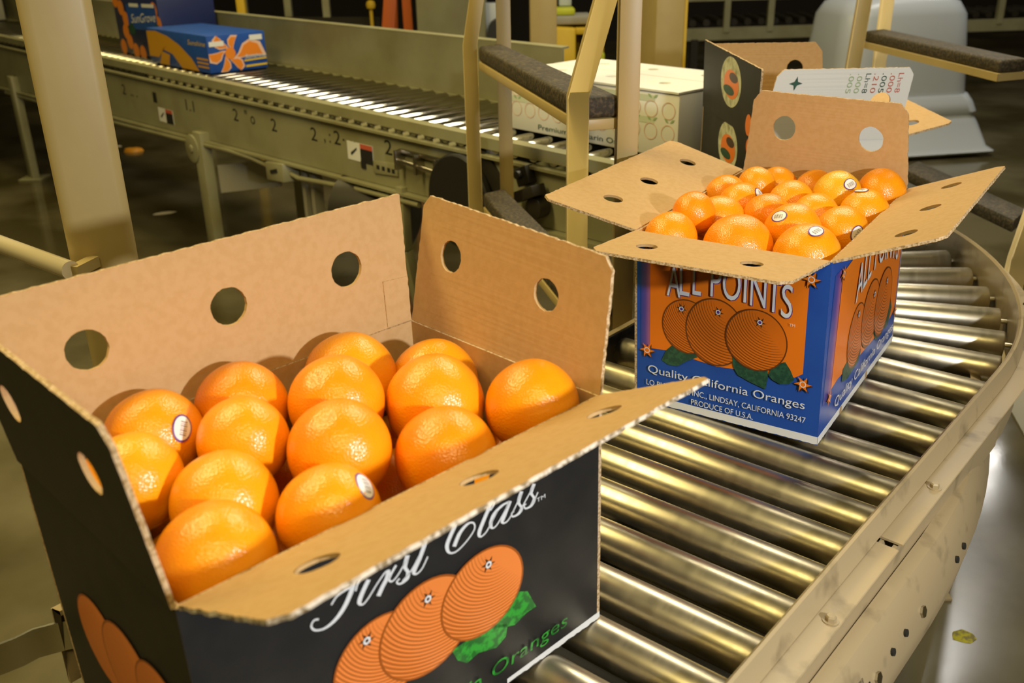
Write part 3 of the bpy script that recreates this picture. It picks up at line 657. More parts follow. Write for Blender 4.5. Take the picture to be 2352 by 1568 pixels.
def art_points(mb, f):
    f.poly(mb, [(0.010, 0.085), (0.0255, 0.085), (0.0255, 0.236), (0.010, 0.236)], 8, 1, [(0, 0), (1, 0), (1, 1), (0, 1)])
    f.poly(mb, [(0.0255, 0.0895), (0.05, 0.0915), (0.13, 0.084), (0.2427, 0.094), (0.2535, 0.102), (0.2535, 0.238), (0.0255, 0.238)], 7, 2)
    f.fan(mb, [(0.062, 0.103), (0.052, 0.092), (0.0448, 0.0745), (0.055, 0.0695), (0.070, 0.0704), (0.085, 0.082), (0.101, 0.092), (0.09, 0.105)], (0.07, 0.086), 4, 3)
    f.disc(mb, (0.0835, 0.1355), 0.0385, 3, 4, ry=0.0415); f.disc(mb, (0.1265, 0.1360), 0.0450, 3, 5, ry=0.0510)
    f.fan(mb, [(0.153, 0.105), (0.1555, 0.090), (0.163, 0.079), (0.18, 0.073), (0.2034, 0.067), (0.206, 0.085), (0.205, 0.100)], (0.182, 0.088), 4, 6)
    f.fan(mb, [(0.2065, 0.09), (0.212, 0.105), (0.229, 0.1148), (0.237, 0.104), (0.2429, 0.0913), (0.236, 0.083), (0.224, 0.080), (0.213, 0.084)], (0.225, 0.097), 4, 7)
    f.disc(mb, (0.1865, 0.1375), 0.0445, 3, 8, ry=0.0455)
    for c, k in (((0.0752, 0.1616), 5), ((0.1305, 0.1676), 6), ((0.1911, 0.1652), 9)):
        f.star(mb, c, 0.0085, 6, k, inner=0.3); f.disc(mb, c, 0.0036, 9, k + 1); f.ring(mb, c, 0.0022, 0.0036, 5, k + 2)
    for c in ((0.0223, 0.0866), (0.2565, 0.2384), (0.2553, 0.088), (0.0223, 0.2384)): star_mark(f, mb, c, 0.0125, 9)
    for ch, u0, u1, v in (('A', 0.0529, 0.0737, 0.1785), ('L', 0.0722, 0.0873, 0.1830), ('L', 0.0919, 0.1046, 0.1872), ('P', 0.1185, 0.134, 0.1895), ('O', 0.136, 0.1617, 0.1897), ('I', 0.1664, 0.1701, 0.1897), ('N', 0.1758, 0.1975, 0.1872), ('T', 0.1985, 0.2185, 0.1838), ('S', 0.2189, 0.2338, 0.1795)):
        f.text(mb, ch, u0 + .0009, u1 + .0009, v - .0010, 0.046, 9, 9); f.text(mb, ch, u0, u1, v, 0.046, 5, 10)
    f.text(mb, 'TM', 0.2315, 0.2392, 0.1683, 0.0038, 5, 10)
    f.text(mb, 'Quality California Oranges', 0.0239, 0.2600, 0.0513, 0.0122, 5, 9)
    f.text(mb, 'LO BUE BROS., INC., LINDSAY, CALIFORNIA 93247', 0.0215, 0.2625, 0.0305, 0.0088, 5, 9)
    f.text(mb, 'PRODUCE OF U.S.A.', 0.0939, 0.1882, 0.0158, 0.0086, 5, 9)
    white_strip(f, mb)
def art_right(mb, f):
    f.poly(mb, [(0.010, 0.055), (0.047, 0.055), (0.058, 0.24), (0.022, 0.24)], 8, 1, [(0, 0), (1, 0), (1, 1), (0, 1)])
    f.poly(mb, [(0.0456, 0.066), (0.08, 0.0695), (0.2, 0.060), (0.37, 0.0535), (0.405, 0.062), (0.4115, 0.075), (0.4115, 0.2405), (0.12, 0.2405), (0.0593, 0.2330)], 7, 2)
    f.fan(mb, [(0.10, 0.075), (0.10, 0.055), (0.13, 0.048), (0.19, 0.053), (0.2, 0.07), (0.15, 0.085)], (0.145, 0.066), 4, 3)
    f.fan(mb, [(0.27, 0.07), (0.29, 0.05), (0.33, 0.046), (0.345, 0.07), (0.365, 0.105), (0.385, 0.075), (0.37, 0.05), (0.35, 0.048), (0.33, 0.09)], (0.335, 0.062), 4, 3)
    f.disc(mb, (0.160, 0.1060), 0.046, 3, 4, ry=0.050); f.disc(mb, (0.235, 0.1150), 0.050, 3, 5, ry=0.0545); f.disc(mb, (0.3135, 0.1080), 0.053, 3, 6, ry=0.057)
    for c, k in (((0.1611, 0.1391), 5), ((0.247, 0.1423), 6), ((0.3221, 0.1404), 7)):
        f.star(mb, c, 0.009, 6, k, inner=0.3); f.disc(mb, c, 0.004, 9, k + 1); f.ring(mb, c, 0.0024, 0.004, 5, k + 2)
    for c in ((0.0545, 0.2327), (0.0346, 0.058), (0.409, 0.233), (0.409, 0.06)): star_mark(f, mb, c, 0.0125, 7)
    f.text(mb, 'ALL POINTS', 0.1335, 0.384, 0.164, 0.052, 6, 8, bend=lambda x: 0.026 * math.sin(x * math.pi) - 0.006 * x)
    f.text(mb, 'ALL POINTS', 0.1315, 0.382, 0.165, 0.052, 5, 9, bend=lambda x: 0.026 * math.sin(x * math.pi) - 0.006 * x)
    f.text(mb, 'Quality California Oranges', 0.0652, 0.4028, 0.0290, 0.0150, 5, 8)
    white_strip(f, mb, (0.105, 0.245))
make_wall(c2, d[0], d[1], d[4], d[5], MQ, art_points, 'end_panel', label='blue and orange front end with white lettering')
make_wall(c2, d[1], d[2], d[5], d[6], MQ, art_right, 'side_panel', label='blue and orange long side with white lettering')
make_wall(c2, d[2], d[3], d[6], d[7], MQ, None, 'end_panel')
make_wall(c2, d[3], d[0], d[7], d[4], MQ, None, 'side_panel')
mb = MB(); e = [q + (((d[0] + d[2]) / 2) - q) * 0.012 for q in d[:4]]
mb.hexa([q + V((0, 0, 0.0005)) for q in e] + [q + V((0, 0, 0.0045)) for q in e]); mb.build('bottom_panel', 'kraft', c2, smooth=0)
HB = ('kraft', 'print_blue', 'kraft_edge'); ctr = (d[4] + d[6]) / 2 + V((0, 0, 0.2))
make_flap(c2, d[4], d[5], *F2[0], [(0.21, 0.56), (0.735, 0.56)], HB, up_hint=ctr, seed=5, label='front end flap folded out flat', chamfer=0.016, r=0.0145)
make_flap(c2, d[5], d[6], *F2[1], [(0.17, 0.55), (0.5, 0.55), (0.83, 0.55)], HB, up_hint=ctr, seed=6, label='right long flap folded out', r=0.0145)
make_flap(c2, d[6], d[7], *F2[2], [(0.225, 0.555), (0.765, 0.58)], HB, up_hint=ctr, seed=7, label='rear end flap standing upright', r=0.0205, chamfer=0.016)
make_flap(c2, d[7], d[4], *F2[3], [(0.18, 0.52), (0.52, 0.52), (0.80, 0.52)], HB, up_hint=ctr, seed=8, label='left long flap folded out', r=0.0145)

# ================================================================ third carton behind, one side dark, one white
MATS['orange_skin_pale'] = MATS['orange_skin'].copy()
for nd in MATS['orange_skin_pale'].node_tree.nodes:
    if nd.type == 'MIX' and abs(nd.inputs[7].default_value[1] - 0.36) < .01:
        nd.inputs[6].default_value = (0.78, 0.42, 0.012, 1); nd.inputs[7].default_value = (0.78, 0.42, 0.012, 1)
g = [V(q) for q in ((0.493, 1.905, 0), (0.775, 1.910, 0), (0.757, 2.330, 0), (0.468, 2.325, 0))]
g += [q + V((0, 0, 0.264)) for q in g]
c3 = thing('orange_carton', 'open carton behind the blue one, with a dark side and a white stamped flap', 'carton', (g[0] + g[2]) / 2)
MR = ['print_black', 'kraft', 'kraft_edge', 'print_pale', 'print_orange', 'print_dkgreen', 'board_white', 'print_lorange', 'print_lgreen', 'print_brown', 'print_white']
def oval_art(put_disc, cx, cy, k=1):
    put_disc((cx, cy), 0.075, 0.052, 3, k)
    put_disc((cx + 0.005, cy - 0.004), 0.055, 0.030, 4, k + 1); put_disc((cx + 0.02, cy + 0.012), 0.03, 0.010, 9, k + 2); put_disc((cx - .01, cy - 0.018), 0.04, 0.010, 5, k + 2)
def art_dark(mb, f):
    oval_art(lambda c, rx, ry, m, k: f.disc(mb, c, rx, m, k, ry=ry), 0.225, 0.215)
    oval_art(lambda c, rx, ry, m, k: f.disc(mb, c, rx, m, k, ry=ry), 0.225, 0.06)
    for c in ((0.36, 0.13), (0.06, 0.12), (0.38, 0.245)): f.disc(mb, c, 0.022, 4, 3, ry=0.017)
make_wall(c3, g[3], g[0], g[7], g[4], MR, art_dark, 'side_panel', label='dark side printed with pale ovals and orange fruit')
def art_white_end(mb, f):
    f.poly(mb, [(0.0, 0.0), (f.w, 0.0), (f.w, f.h), (0.0, f.h)], 6, 1)
    f.poly(mb, [(0.0, 0.10), (0.145, 0.10), (0.145, f.h), (0.0, f.h)], 0, 2)
    f.poly(mb, [(0.09, 0.12), (0.27, 0.12), (0.27, 0.124), (0.09, 0.124)], 8, 2)
    f.disc(mb, (0.06, 0.16), 0.012, 7, 2); f.disc(mb, (0.085, 0.16), 0.012, 7, 2)
make_wall(c3, g[0], g[1], g[4], g[5], MR, art_white_end, 'end_panel', label='white printed end')
make_wall(c3, g[1], g[2], g[5], g[6], MR, None, 'side_panel'); make_wall(c3, g[2], g[3], g[6], g[7], MR, None, 'end_panel')
mb = MB(); e = [q + (((g[0] + g[2]) / 2) - q) * 0.012 for q in g[:4]]
mb.hexa([q + V((0, 0, 0.0005)) for q in e] + [q + V((0, 0, 0.0045)) for q in e]); mb.build('bottom_panel', 'kraft', c3, smooth=0)
ctr = (g[4] + g[6]) / 2 + V((0, 0, 0.12))
def flap_dark_art(mb, names, mp, L, D, th):
    names += ['print_pale', 'print_orange', 'print_dkgreen', 'print_brown']
    ix = {3: 3, 4: 4, 5: 5, 9: 6}
    def pd(c, rx, ry, m, k):
        for i in range(36):
            t0, t1 = 2 * math.pi * i / 36, 2 * math.pi * (i + 1) / 36
            P3 = [mp(c[0] + x, c[1] + y, -th / 2 - 0.0004 * k) for x, y in ((0, 0), (rx * math.cos(t0), ry * math.sin(t0)), (rx * math.cos(t1), ry * math.sin(t1)))]
            mb.face(P3, ix[m])
    oval_art(pd, 0.225, 0.088)
    for c in ((0.37, 0.025),): pd(c, 0.02, 0.022, 4, 3)
make_flap(c3, g[7], g[4], (0.466, 2.335, 0.415), (0.494, 1.900, 0.404), [], ('kraft', 'print_black', 'kraft_edge'), up_hint=ctr, seed=11, art=flap_dark_art, chamfer=0.002, label='dark printed long flap standing up')
def flap_white_art(mb, names, mp, L, D, th):
    names += ['print_lgreen', 'print_red', 'print_dkgreen']
    def blk(u0, v0, u1, v1, m):
        mb.face([mp(x, y, -th / 2 - 0.0004) for x, y in ((u0, v0), (u0, v1), (u1, v1), (u1, v0))], m)
    def txt(body, u, v0, v1, w, m):
        p, f = text2d(body)
        mb.add([mp(u + w * y, v1 - (v1 - v0) * x, -th / 2 - 0.0005) for x, y in p], f, m)
    for k, (bd, m) in enumerate((('.005', 3), ('.000', 3), ('Lh=8', 5), ('.210', 4), ('.005', 5), ('.000', 4), ('Lh=8', 4))):
        txt(bd, 0.150 + 0.0165 * k, 0.094, 0.132, 0.010, m)
    n = 8; c = (0.045, 0.115); pts = [(c[0] + math.cos(2 * math.pi * i / n) * (0.014 if i % 2 == 0 else 0.005), c[1] + math.sin(2 * math.pi * i / n) * (0.014 if i % 2 == 0 else 0.005)) for i in range(n)]
    mb.add([mp(*c, -th / 2 - .0004)] + [mp(x, y, -th / 2 - .0004) for x, y in pts], [(0, i + 1, (i + 1) % n + 1) for i in range(n)], 5)
make_flap(c3, g[4], g[5], (0.520, 1.897, 0.404), (0.786, 1.892, 0.404), [(0.80, 0.52)], ('kraft', 'board_white', 'kraft_edge'), up_hint=ctr, seed=12, art=flap_white_art, chamfer=0.014, r=0.021, label='white end flap standing up, stamped with rows of numbers')
make_flap(c3, g[6], g[7], (0.742, 2.335, 0.404), (0.468, 2.345, 0.404), [(0.24, 0.58), (0.76, 0.58)], ('kraft', 'print_black', 'kraft_edge'), up_hint=ctr, seed=13, r=0.02, chamfer=0.02, label='plain brown end flap standing up at the back')
make_flap(c3, g[5], g[6], (0.905, 1.955, 0.283), (0.885, 2.36, 0.30), [(0.17, 0.5), (0.5, 0.5), (0.83, 0.5)], ('kraft', 'print_black', 'kraft_edge'), up_hint=ctr, seed=14, r=0.018, label='plain brown long flap folded out')

# ================================================================ the fruit
G1, G2, G3 = 'oranges in the black-printed carton', 'oranges in the blue carton', 'oranges in the farthest carton'
T1 = [
 'orange against the tall brown flap of the black carton, white sticker on its right side',
 'orange at the foot of the three-hole brown flap, right of the stickered one beside it',
 'orange below the right hole of the three-hole brown flap of the black carton',
 'half hidden orange in the corner where two standing brown flaps meet',
 'yellowish orange in the black carton, in front of the one below the right flap hole',
 'large yellowish orange overlapping the half hidden corner orange of the black carton',
 'deep orange fruit at the right end of the black carton, navel facing out',
 'orange in the black carton, directly left of the most central one',
 'bright yellow-orange fruit at the very centre of the black carton',
 'deep orange fruit along the near flap, below the large yellowish one',
 'orange in the black carton partly covered by the dark end flap, beside its hole',
 'orange between the one by the dark flap and the sticker-topped one',
 'orange by the near flap of the black carton, white oval sticker at its top',
 'largest orange, in the nearest corner of the black carton']
X1 = {6: dict(navel=(0.429, -0.545, 0.72)), 3: dict(navel=(0.044, -0.372, 0.927)), 8: dict(navel=(-0.158, -0.34, 0.927)), 13: dict(navel=(0.70, 0.12, 0.70)), 4: dict(navel=(-0.311, -0.487, 0.816)),
      0: dict(sticker=(0.78, -0.45, 0.436)), 12: dict(sticker=(0.742, -0.063, 0.667)), 10: {}}
for i, q in enumerate(O1):
    fruit(q[:3], q[3] * 1.0, T1[i], G1, seed=i + 1, **X1.get(i, {}))
for k, (x, y, z) in enumerate(((0.005, 0.875, 0.150), (-0.125, 0.71, 0.155), (-0.04, 0.79, 0.155), (-0.205, 0.635, 0.155), (-0.115, 0.81, 0.16), (-0.205, 0.72, 0.155), (-0.13, 0.90, 0.15), (-0.225, 0.82, 0.15), (-0.29, 0.70, 0.15), (-0.315, 0.79, 0.15), (-0.06, 0.87, 0.15))):
    fruit((x, y, z), 0.042, 'orange lower down in the black carton, glimpsed in a gap between the top fruit', G1, seed=40 + k)
T2 = [
 'orange in the front left corner of the blue carton',
 'large orange at the middle of the front flap of the blue carton',
 'orange at the front right corner of the blue carton, sticker on its top',
 'wide orange just behind the front left corner fruit of the blue carton',
 'orange along the left flap of the blue carton, third from the front',
 'deep orange fruit in the left half of the blue carton, sticker facing right',
 'orange along the left flap of the blue carton, fourth from the front',
 'small orange in the rear left corner of the blue carton against the standing flap',
 'orange touching the standing rear flap of the blue carton, second from the left',
 'orange at the very centre of the blue carton, without a sticker',
 'orange mostly covered by its neighbours in the centre left of the blue carton',
 'wide orange in the blue carton with a sticker on its left shoulder',
 'orange right of centre in the blue carton with a stem dent facing forward',
 'orange under the gap between the two holes of the standing rear flap',
 'yellow-green orange bearing a sticker under the right hole of the rear flap',
 'orange by the right flap of the blue carton, sticker low on its front',
 'orange midway along the right flap of the blue carton, sticker at its top',
 'deep orange fruit in the rear right corner of the blue carton']
X2 = {11: dict(sticker=(-0.639, -0.387, 0.665)), 14: dict(sticker=(0.25, -0.72, 0.65), green=True), 15: dict(sticker=(0.23, -0.93, 0.25)), 2: dict(sticker=(0.05, -0.40, 0.91), navel=(-0.643, -0.693, 0.325)), 16: dict(sticker=(-0.2, 0.1, 0.95)), 5: dict(sticker=(0.6, -0.5, 0.62)), 12: dict(navel=(-0.153, -0.823, 0.548))}
for i, q in enumerate(O2):
    fruit(q[:3], q[3] * 1.02, T2[i], G2, seed=i + 71, **X2.get(i, {}))
for k, (x, y, z) in enumerate(((0.36, 1.34, 0.165), (0.44, 1.30, 0.165), (0.28, 1.42, 0.165), (0.37, 1.42, 0.16), (0.46, 1.40, 0.16), (0.53, 1.42, 0.165), (0.45, 1.49, 0.165), (0.53, 1.54, 0.165), (0.34, 1.50, 0.165), (0.42, 1.57, 0.165), (0.59, 1.54, 0.17), (0.50, 1.61, 0.165))):
    fruit((x, y, z), 0.040, 'orange lower down in the blue carton, in a gap between top fruit', G2, seed=120 + k)
for k, (q, t) in enumerate((((0.535, 2.05, 0.262), 'orange peeking out between the dark flap and the white flap of the farthest carton'), ((0.628, 1.965, 0.222), 'orange peeking over the blue carton rear flap, before the white flap'))):
    fruit(q, 0.041, t, G3, seed=150 + k)

# ================================================================ straight roller conveyor across the back
RA = V((-0.126, 2.806, 0)); RU = V((0.6665, -0.7455, 0)); RN = V((0.7455, 0.6665, 0))
def R2(s, n, z): return RA + RU * s + RN * n + V((0, 0, z))
def rfr(s0, s1, k=2): return [(lambda n, z, s=s0 + (s1 - s0) * i / (k - 1): R2(s, n, z)) for i in range(k)]
SA, SB = -6.6, 0.66
k2 = thing('roller_conveyor', 'long straight olive-painted roller conveyor crossing behind the cartons, with closed boxes on it', 'conveyor', R2(-1.8, 0.22, -Z0))
mb = MB(); mb.sweep(rfr(SA, SB), [(-0.012, 0.120), (0.022, 0.122), (0.022, 0.117), (-0.008, 0.115), (-0.008, 0.090), (-0.012, 0.088)]); mb.build('top_lip', 'olive_paint', k2)
mb = MB()
mb.hexa([R2(SA, -0.012, -0.235), R2(SB, -0.012, -0.085), R2(SB, -0.004, -0.085), R2(SA, -0.004, -0.235), R2(SA, -0.012, 0.060), R2(SB, -0.012, 0.075), R2(SB, -0.004, 0.075), R2(SA, -0.004, 0.060)])
mb.build('side_channel', 'olive_paint', k2)
mb = MB()
mb.hexa([R2(SA, -0.040, -0.245), R2(SB, -0.040, -0.095), R2(SB, 0.012, -0.095), R2(SA, 0.012, -0.245), R2(SA, -0.040, -0.237), R2(SB, -0.040, -0.087), R2(SB, 0.012, -0.087), R2(SA, 0.012, -0.237)])
mb.build('bottom_flange', 'olive_paint', k2)
mb = MB()
mb.hexa([R2(SA, -0.030, 0.052), R2(SB, -0.030, 0.067), R2(SB, -0.004, 0.067), R2(SA, -0.004, 0.052), R2(SA, -0.030, 0.060), R2(SB, -0.030, 0.075), R2(SB, -0.004, 0.075), R2(SA, -0.004, 0.060)])
mb.build('channel_flange', 'olive_paint', k2)
mb = MB(); mb.sweep(rfr(SA, -0.05), [(0.452, -0.08), (0.460, -0.08), (0.460, 0.306), (0.482, 0.308), (0.482, 0.314), (0.448, 0.312), (0.452, 0.30)]); mb.build('far_guard', 'olive_paint', k2)
mb = MB(); mb.sweep(rfr(SA, SB), [(0.435, 0.112), (0.450, 0.112), (0.450, -0.08), (0.435, -0.08)]); mb.build('far_channel', 'olive_paint', k2)
mb = MB(); mb.sweep(rfr(SA, SB), [(0.02, -0.10), (0.43, -0.10), (0.43, -0.096), (0.02, -0.096)]); mb.build('under_pan', 'dark_steel', k2)
r0 = None
for i in range(80):
    s = 0.60 - 0.0765 * i
    if r0 is None:
        mb = MB(); mb.lathe([(0.005, -0.222), (0.019, -0.222), (0.021, -0.219), (0.021, 0.212), (0.019, 0.215), (0.005, 0.215)], (0, 0, 0), (1, 0, 0), 20); r0 = mb.build('roller', 'idler_steel', k2, base=(0, 0, 0), smooth=40); ro = r0
    else:
        ro = r0.copy(); COL.objects.link(ro)
    ro.location = R2(s, 0.218, 0.096) - V(k2['_base']); ro.rotation_euler = (random.uniform(0, 6), 0, math.atan2(RN.y, RN.x))
# lower pressure rollers seen in the slot under the lip
for i in range(30):
    s = 0.02 - 0.0765 * i
    mb = MB(); mb.tube(R2(s + 0.012, -0.010, 0.079), R2(s - 0.012, 0.03, 0.089), 0.0115, 12); mb.build('axle_end', 'chrome', k2)
def on2(s, z, w, h, name, m, t=0.003, dz=0.0, bevel=0):
    q = MB(); z0 = z - 0.02 * 0
    q.hexa([R2(s - w / 2, -0.012 - t, z - h / 2 + dz * -w / 2), R2(s + w / 2, -0.012 - t, z - h / 2 + dz * w / 2), R2(s + w / 2, -0.0115, z - h / 2 + dz * w / 2), R2(s - w / 2, -0.0115, z - h / 2 - dz * w / 2),
            R2(s - w / 2, -0.012 - t, z + h / 2 - dz * w / 2), R2(s + w / 2, -0.012 - t, z + h / 2 + dz * w / 2), R2(s + w / 2, -0.0115, z + h / 2 + dz * w / 2), R2(s - w / 2, -0.0115, z + h / 2 - dz * w / 2)])
    return q.build(name, m, k2, bevel=bevel)
f2 = Face(R2(-3, -0.0125, -0.1), R2(0.6, -0.0125, -0.1), R2(-3, -0.0125, 0.06))
mb = MB()                                               # stencilled figures on the channel
for s, z, b_ in ((-2.526, -0.012, '2'), (-2.43, -0.010, '.. .'), (-2.175, -0.012, '1'), (-1.837, -0.008, '1.1'), (-1.407, 0.002, '2'), (-1.31, 0.006, '" o'), (-1.108, 0.0, '2'), (-0.826, 0.004, '2'), (-0.74, 0.012, ', : .'), (-0.675, 0.012, '2'), (-0.62, 0.03, '. ..'), (-0.374, 0.022, '2')):
    f2.text(mb, b_, s + 3 - 0.018, s + 3 + (0.022 if len(b_) == 1 else 0.06), z + 0.1 - 0.022, 0.046, 0, 1)
mb.build('stencil_figures', 'black_and_hole_shade', k2, smooth=0, recalc=False)
for s, z in ((-2.08, -0.082), (-0.537, -0.018)):
    lb = on2(s, z, 0.15, 0.062, 'warning_label', 'print_white', 0.0015); lb['label'] = 'small warning label with a red header'
    fl_ = Face(R2(s - 0.075, -0.0138, z - 0.031), R2(s + 0.075, -0.0138, z - 0.031), R2(s - 0.075, -0.0138, z + 0.031))
    mb = MB(); fl_.poly(mb, [(0.078, 0.0), (0.15, 0.0), (0.15, 0.046), (0.078, 0.046)], 0); fl_.poly(mb, [(0.078, 0.046), (0.15, 0.046), (0.15, 0.062), (0.078, 0.062)], 1)
    for a in range(6): fl_.poly(mb, [(0.02 + 0.006 * a, 0.018 + .004 * a), (0.028 + .006 * a, 0.016 + .004 * a), (0.032 + .005 * a, 0.026 + .004 * a), (0.022 + .006 * a, 0.028 + .003 * a)], 0)
    sub(mb, 'printed_symbol', ['black_and_hole_shade', 'print_red'], lb, k2, smooth=0, recalc=False)
# legs with round bracket and cross channels
def leg2(s, n, name='leg'):
    q = MB(); zt = -0.10
    q.beam(R2(s, n, zt), R2(s, n, -Z0), 0.075, 0.045, upv=RN); q.box(R2(s, n, -Z0 + 0.005), (0.14, 0.14, 0.01)); return q.build(name, 'olive_paint', k2, bevel=0.003)
leg2(-1.71, -0.03); leg2(-1.71, 0.42); leg2(-4.2, -0.03); leg2(-4.2, 0.42); leg2(0.45, 0.40)
mb = MB(); mb.tube(R2(-1.76, -0.058, -0.175), R2(-1.76, -0.05, -0.175), 0.06, 24); mb.tube(R2(-1.76, -0.064, -0.175), R2(-1.76, -0.05, -0.175), 0.018, 6); mb.build('leg_bracket', 'olive_paint', k2, bevel=0.002)
mb = MB(); mb.hexa([R2(-1.66, 0.0, -0.36), R2(-1.36, 0.12, -0.30), R2(-1.36, 0.13, -0.30), R2(-1.66, 0.01, -0.36), R2(-1.66, 0.0, -0.24), R2(-1.36, 0.12, -0.19), R2(-1.36, 0.13, -0.19), R2(-1.66, 0.01, -0.24)]); mb.build('cross_brace', 'slab_grey', k2)
for s in (-0.955, -0.895):
    mb = MB(); mb.beam(R2(s, 0.02, -0.15), R2(s, 0.02, -Z0), 0.022, 0.04, upv=RN); mb.build('leg', 'slab_grey', k2)
mb = MB(); mb.beam(R2(-0.30, -0.02, -0.09), R2(-0.30, -0.02, -0.30), 0.035, 0.03, upv=RN); mb.beam(R2(-0.30, -0.02, -0.30), R2(-0.36, 0.1, -Z0), 0.035, 0.03, upv=RN); mb.build('leg', 'olive_paint', k2, bevel=0.002)
# junction box and conduit
mb = MB(); mb.hexa([R2(-1.14, -0.05, -0.205), R2(-1.01, -0.05, -0.195), R2(-0.99, 0.04, -0.195), R2(-1.12, 0.04, -0.205), R2(-1.14, -0.05, -0.135), R2(-1.01, -0.05, -0.125), R2(-0.99, 0.04, -0.125), R2(-1.12, 0.04, -0.135)])
jb = mb.build('junction_box', 'olive_paint', k2, bevel=0.004)
mb = MB(); mb.beam(R2(-1.10, -0.052, -0.168), R2(-1.05, -0.052, -0.155), 0.003, 0.014, upv=(0, 0, 1)); sub(mb, 'toggle_switch', 'black_and_hole_shade', jb, k2)
mb = MB(); mb.path([R2(-4.4, -0.03, -0.215), R2(-3.0, -0.03, -0.19), R2(-1.9, -0.035, -0.158), R2(-1.45, -0.035, -0.142), R2(-1.28, -0.03, -0.146), R2(-1.13, -0.02, -0.165)], 0.010); mb.build('conduit', 'olive_paint', k2)
mb = MB(); mb.path([R2(-1.0, -0.02, -0.165), R2(-0.93, -0.03, -0.168), R2(-0.80, -0.03, -0.158), R2(-0.55, -0.03, -0.14), R2(-0.2, -0.03, -0.13)], 0.009); mb.build('conduit', 'olive_paint', k2)
# take-up bearings, plates and the drive wheel
on2(-0.390, -0.047, 0.135, 0.042, 'slot_plate', 'olive_paint', 0.006, 0.08, 0.002)
for s in (-0.43, -0.40, -0.37, -0.345): on2(s, -0.049, 0.016, 0.014, 'slot_hole', 'black_and_hole_shade', 0.0066)  # slot openings drawn as dark plates, their shade put into the colour
on2(-0.52, -0.055, 0.026, 0.026, 'pipe_port', 'black_and_hole_shade', 0.004)
mb = MB(); mb.tube(R2(-0.30, -0.038, 0.0), R2(-0.08, -0.038, -0.01), 0.008, 10)
for s in (-0.29, -0.19, -0.09): mb.box(R2(s, -0.03, 0.0), (0.012, 0.036, 0.062), Matrix.Rotation(math.atan2(RU.y, RU.x), 3, 'Z'))
mb.box(R2(-0.19, -0.02, 0.026), (0.22, 0.012, 0.012), Matrix.Rotation(math.atan2(RU.y, RU.x), 3, 'Z'))
mb.build('take_up_bearing', 'steel', k2, bevel=0.002)
dw = MB(); dw.lathe([(0.010, 0.02), (0.135, 0.02), (0.140, 0.015), (0.140, 0.0), (0.135, -0.004), (0.010, -0.004)], R2(0.02, -0.05, -0.075), RN, 48); wh = dw.build('drive_wheel', 'disc_black', k2, smooth=30)
dw = MB(); dw.lathe([(0.03, 0.16), (0.115, 0.15), (0.115, 0.0), (0.03, 0.0)], R2(0.07, -0.02, -0.035), RN, 40); sub(dw, 'drum', 'dark_steel', wh, k2, smooth=30)
mb = MB(); Rz = Matrix.Rotation(math.atan2(RU.y, RU.x), 3, 'Z') @ Matrix.Rotation(-0.4, 3, 'Y')
mb.box(R2(0.29, -0.03, 0.045), (0.05, 0.03, 0.05), Rz); mb.box(R2(0.31, -0.05, 0.0), (0.12, 0.05, 0.03), Rz); mb.tube(R2(0.285, -0.06, 0.05), R2(0.285, -0.03, 0.05), 0.012, 14); mb.tube(R2(0.35, -0.06, -0.03), R2(0.35, -0.02, -0.03), 0.03, 16)
mb.build('belt_tensioner', 'dark_steel', k2, bevel=0.003)
mb = MB(); mb.lathe([(0.02, -0.02), (0.10, -0.02), (0.13, 0.0), (0.13, 0.22), (0.10, 0.24), (0.02, 0.24)], R2(-0.66, 0.0, -0.24), (RU * 0.9 + RN * 0.4)); mb.build('gear_motor', 'dark_steel', k2)

# white closed carton on it
def cart_face(s0, s1, n, z0, z1): return Face(R2(s0, n, z0), R2(s1, n, z0), R2(s0, n, z1))
zb = 0.1185
wc = thing('fruit_carton', 'closed white carton printed with rows of orange outlines, behind the stair', 'carton', R2(0.36, 0.3, zb))
mb = MB(); W0, W1, WN0, WN1, WT = 0.045, 0.672, 0.136, 0.48, 0.278
mb.hexa([R2(W0, WN0, zb), R2(W1, WN0, zb), R2(W1, WN1, zb), R2(W0, WN1, zb), R2(W0, WN0, WT), R2(W1, WN0, WT), R2(W1, WN1, WT), R2(W0, WN1, WT)])
bd = mb.build('body', 'board_white', wc, bevel=0.004)
fw_ = cart_face(W0, W1, WN0 - 0.0006, zb, WT)
mb = MB()
for row, v in ((0, 0.062), (1, 0.118)):
    for i in range(11):
        u = 0.035 + 0.056 * i
        fw_.ring(mb, (u, v), 0.0195, 0.0215, 0, 2, sy=1.0)
        if row == 0 or i % 5 == 4:
            for sg in (-1, 1): fw_.fan(mb, [(u + 0.004 + sg * 0.002, v + 0.026), (u + 0.004 + sg * 0.011, v + 0.028), (u + 0.004 + sg * 0.017, v + 0.036), (u + 0.004 + sg * 0.008, v + 0.035)], (u + 0.004 + sg * 0.009, v + 0.031), 1, 1)
for v in (0.089, 0.1435): fw_.poly(mb, [(0.0, v - 0.008), (0.55, v - 0.008), (0.55, v + 0.008), (0.0, v + 0.008)], 2, 0.5)
fw_.text(mb, 'Premium Mandarin Oranges', 0.125, 0.50, 0.012, 0.014, 3, 2)
MATS['print_band'] = mat('print_band', (0.62, 0.66, 0.50, 1), 0.55)
mb.m = list(mb.m)
sub(mb, 'printed_artwork', ['print_lorange', 'print_lgreen', 'print_band', 'print_dkgreen'], bd, wc, smooth=0, recalc=False)
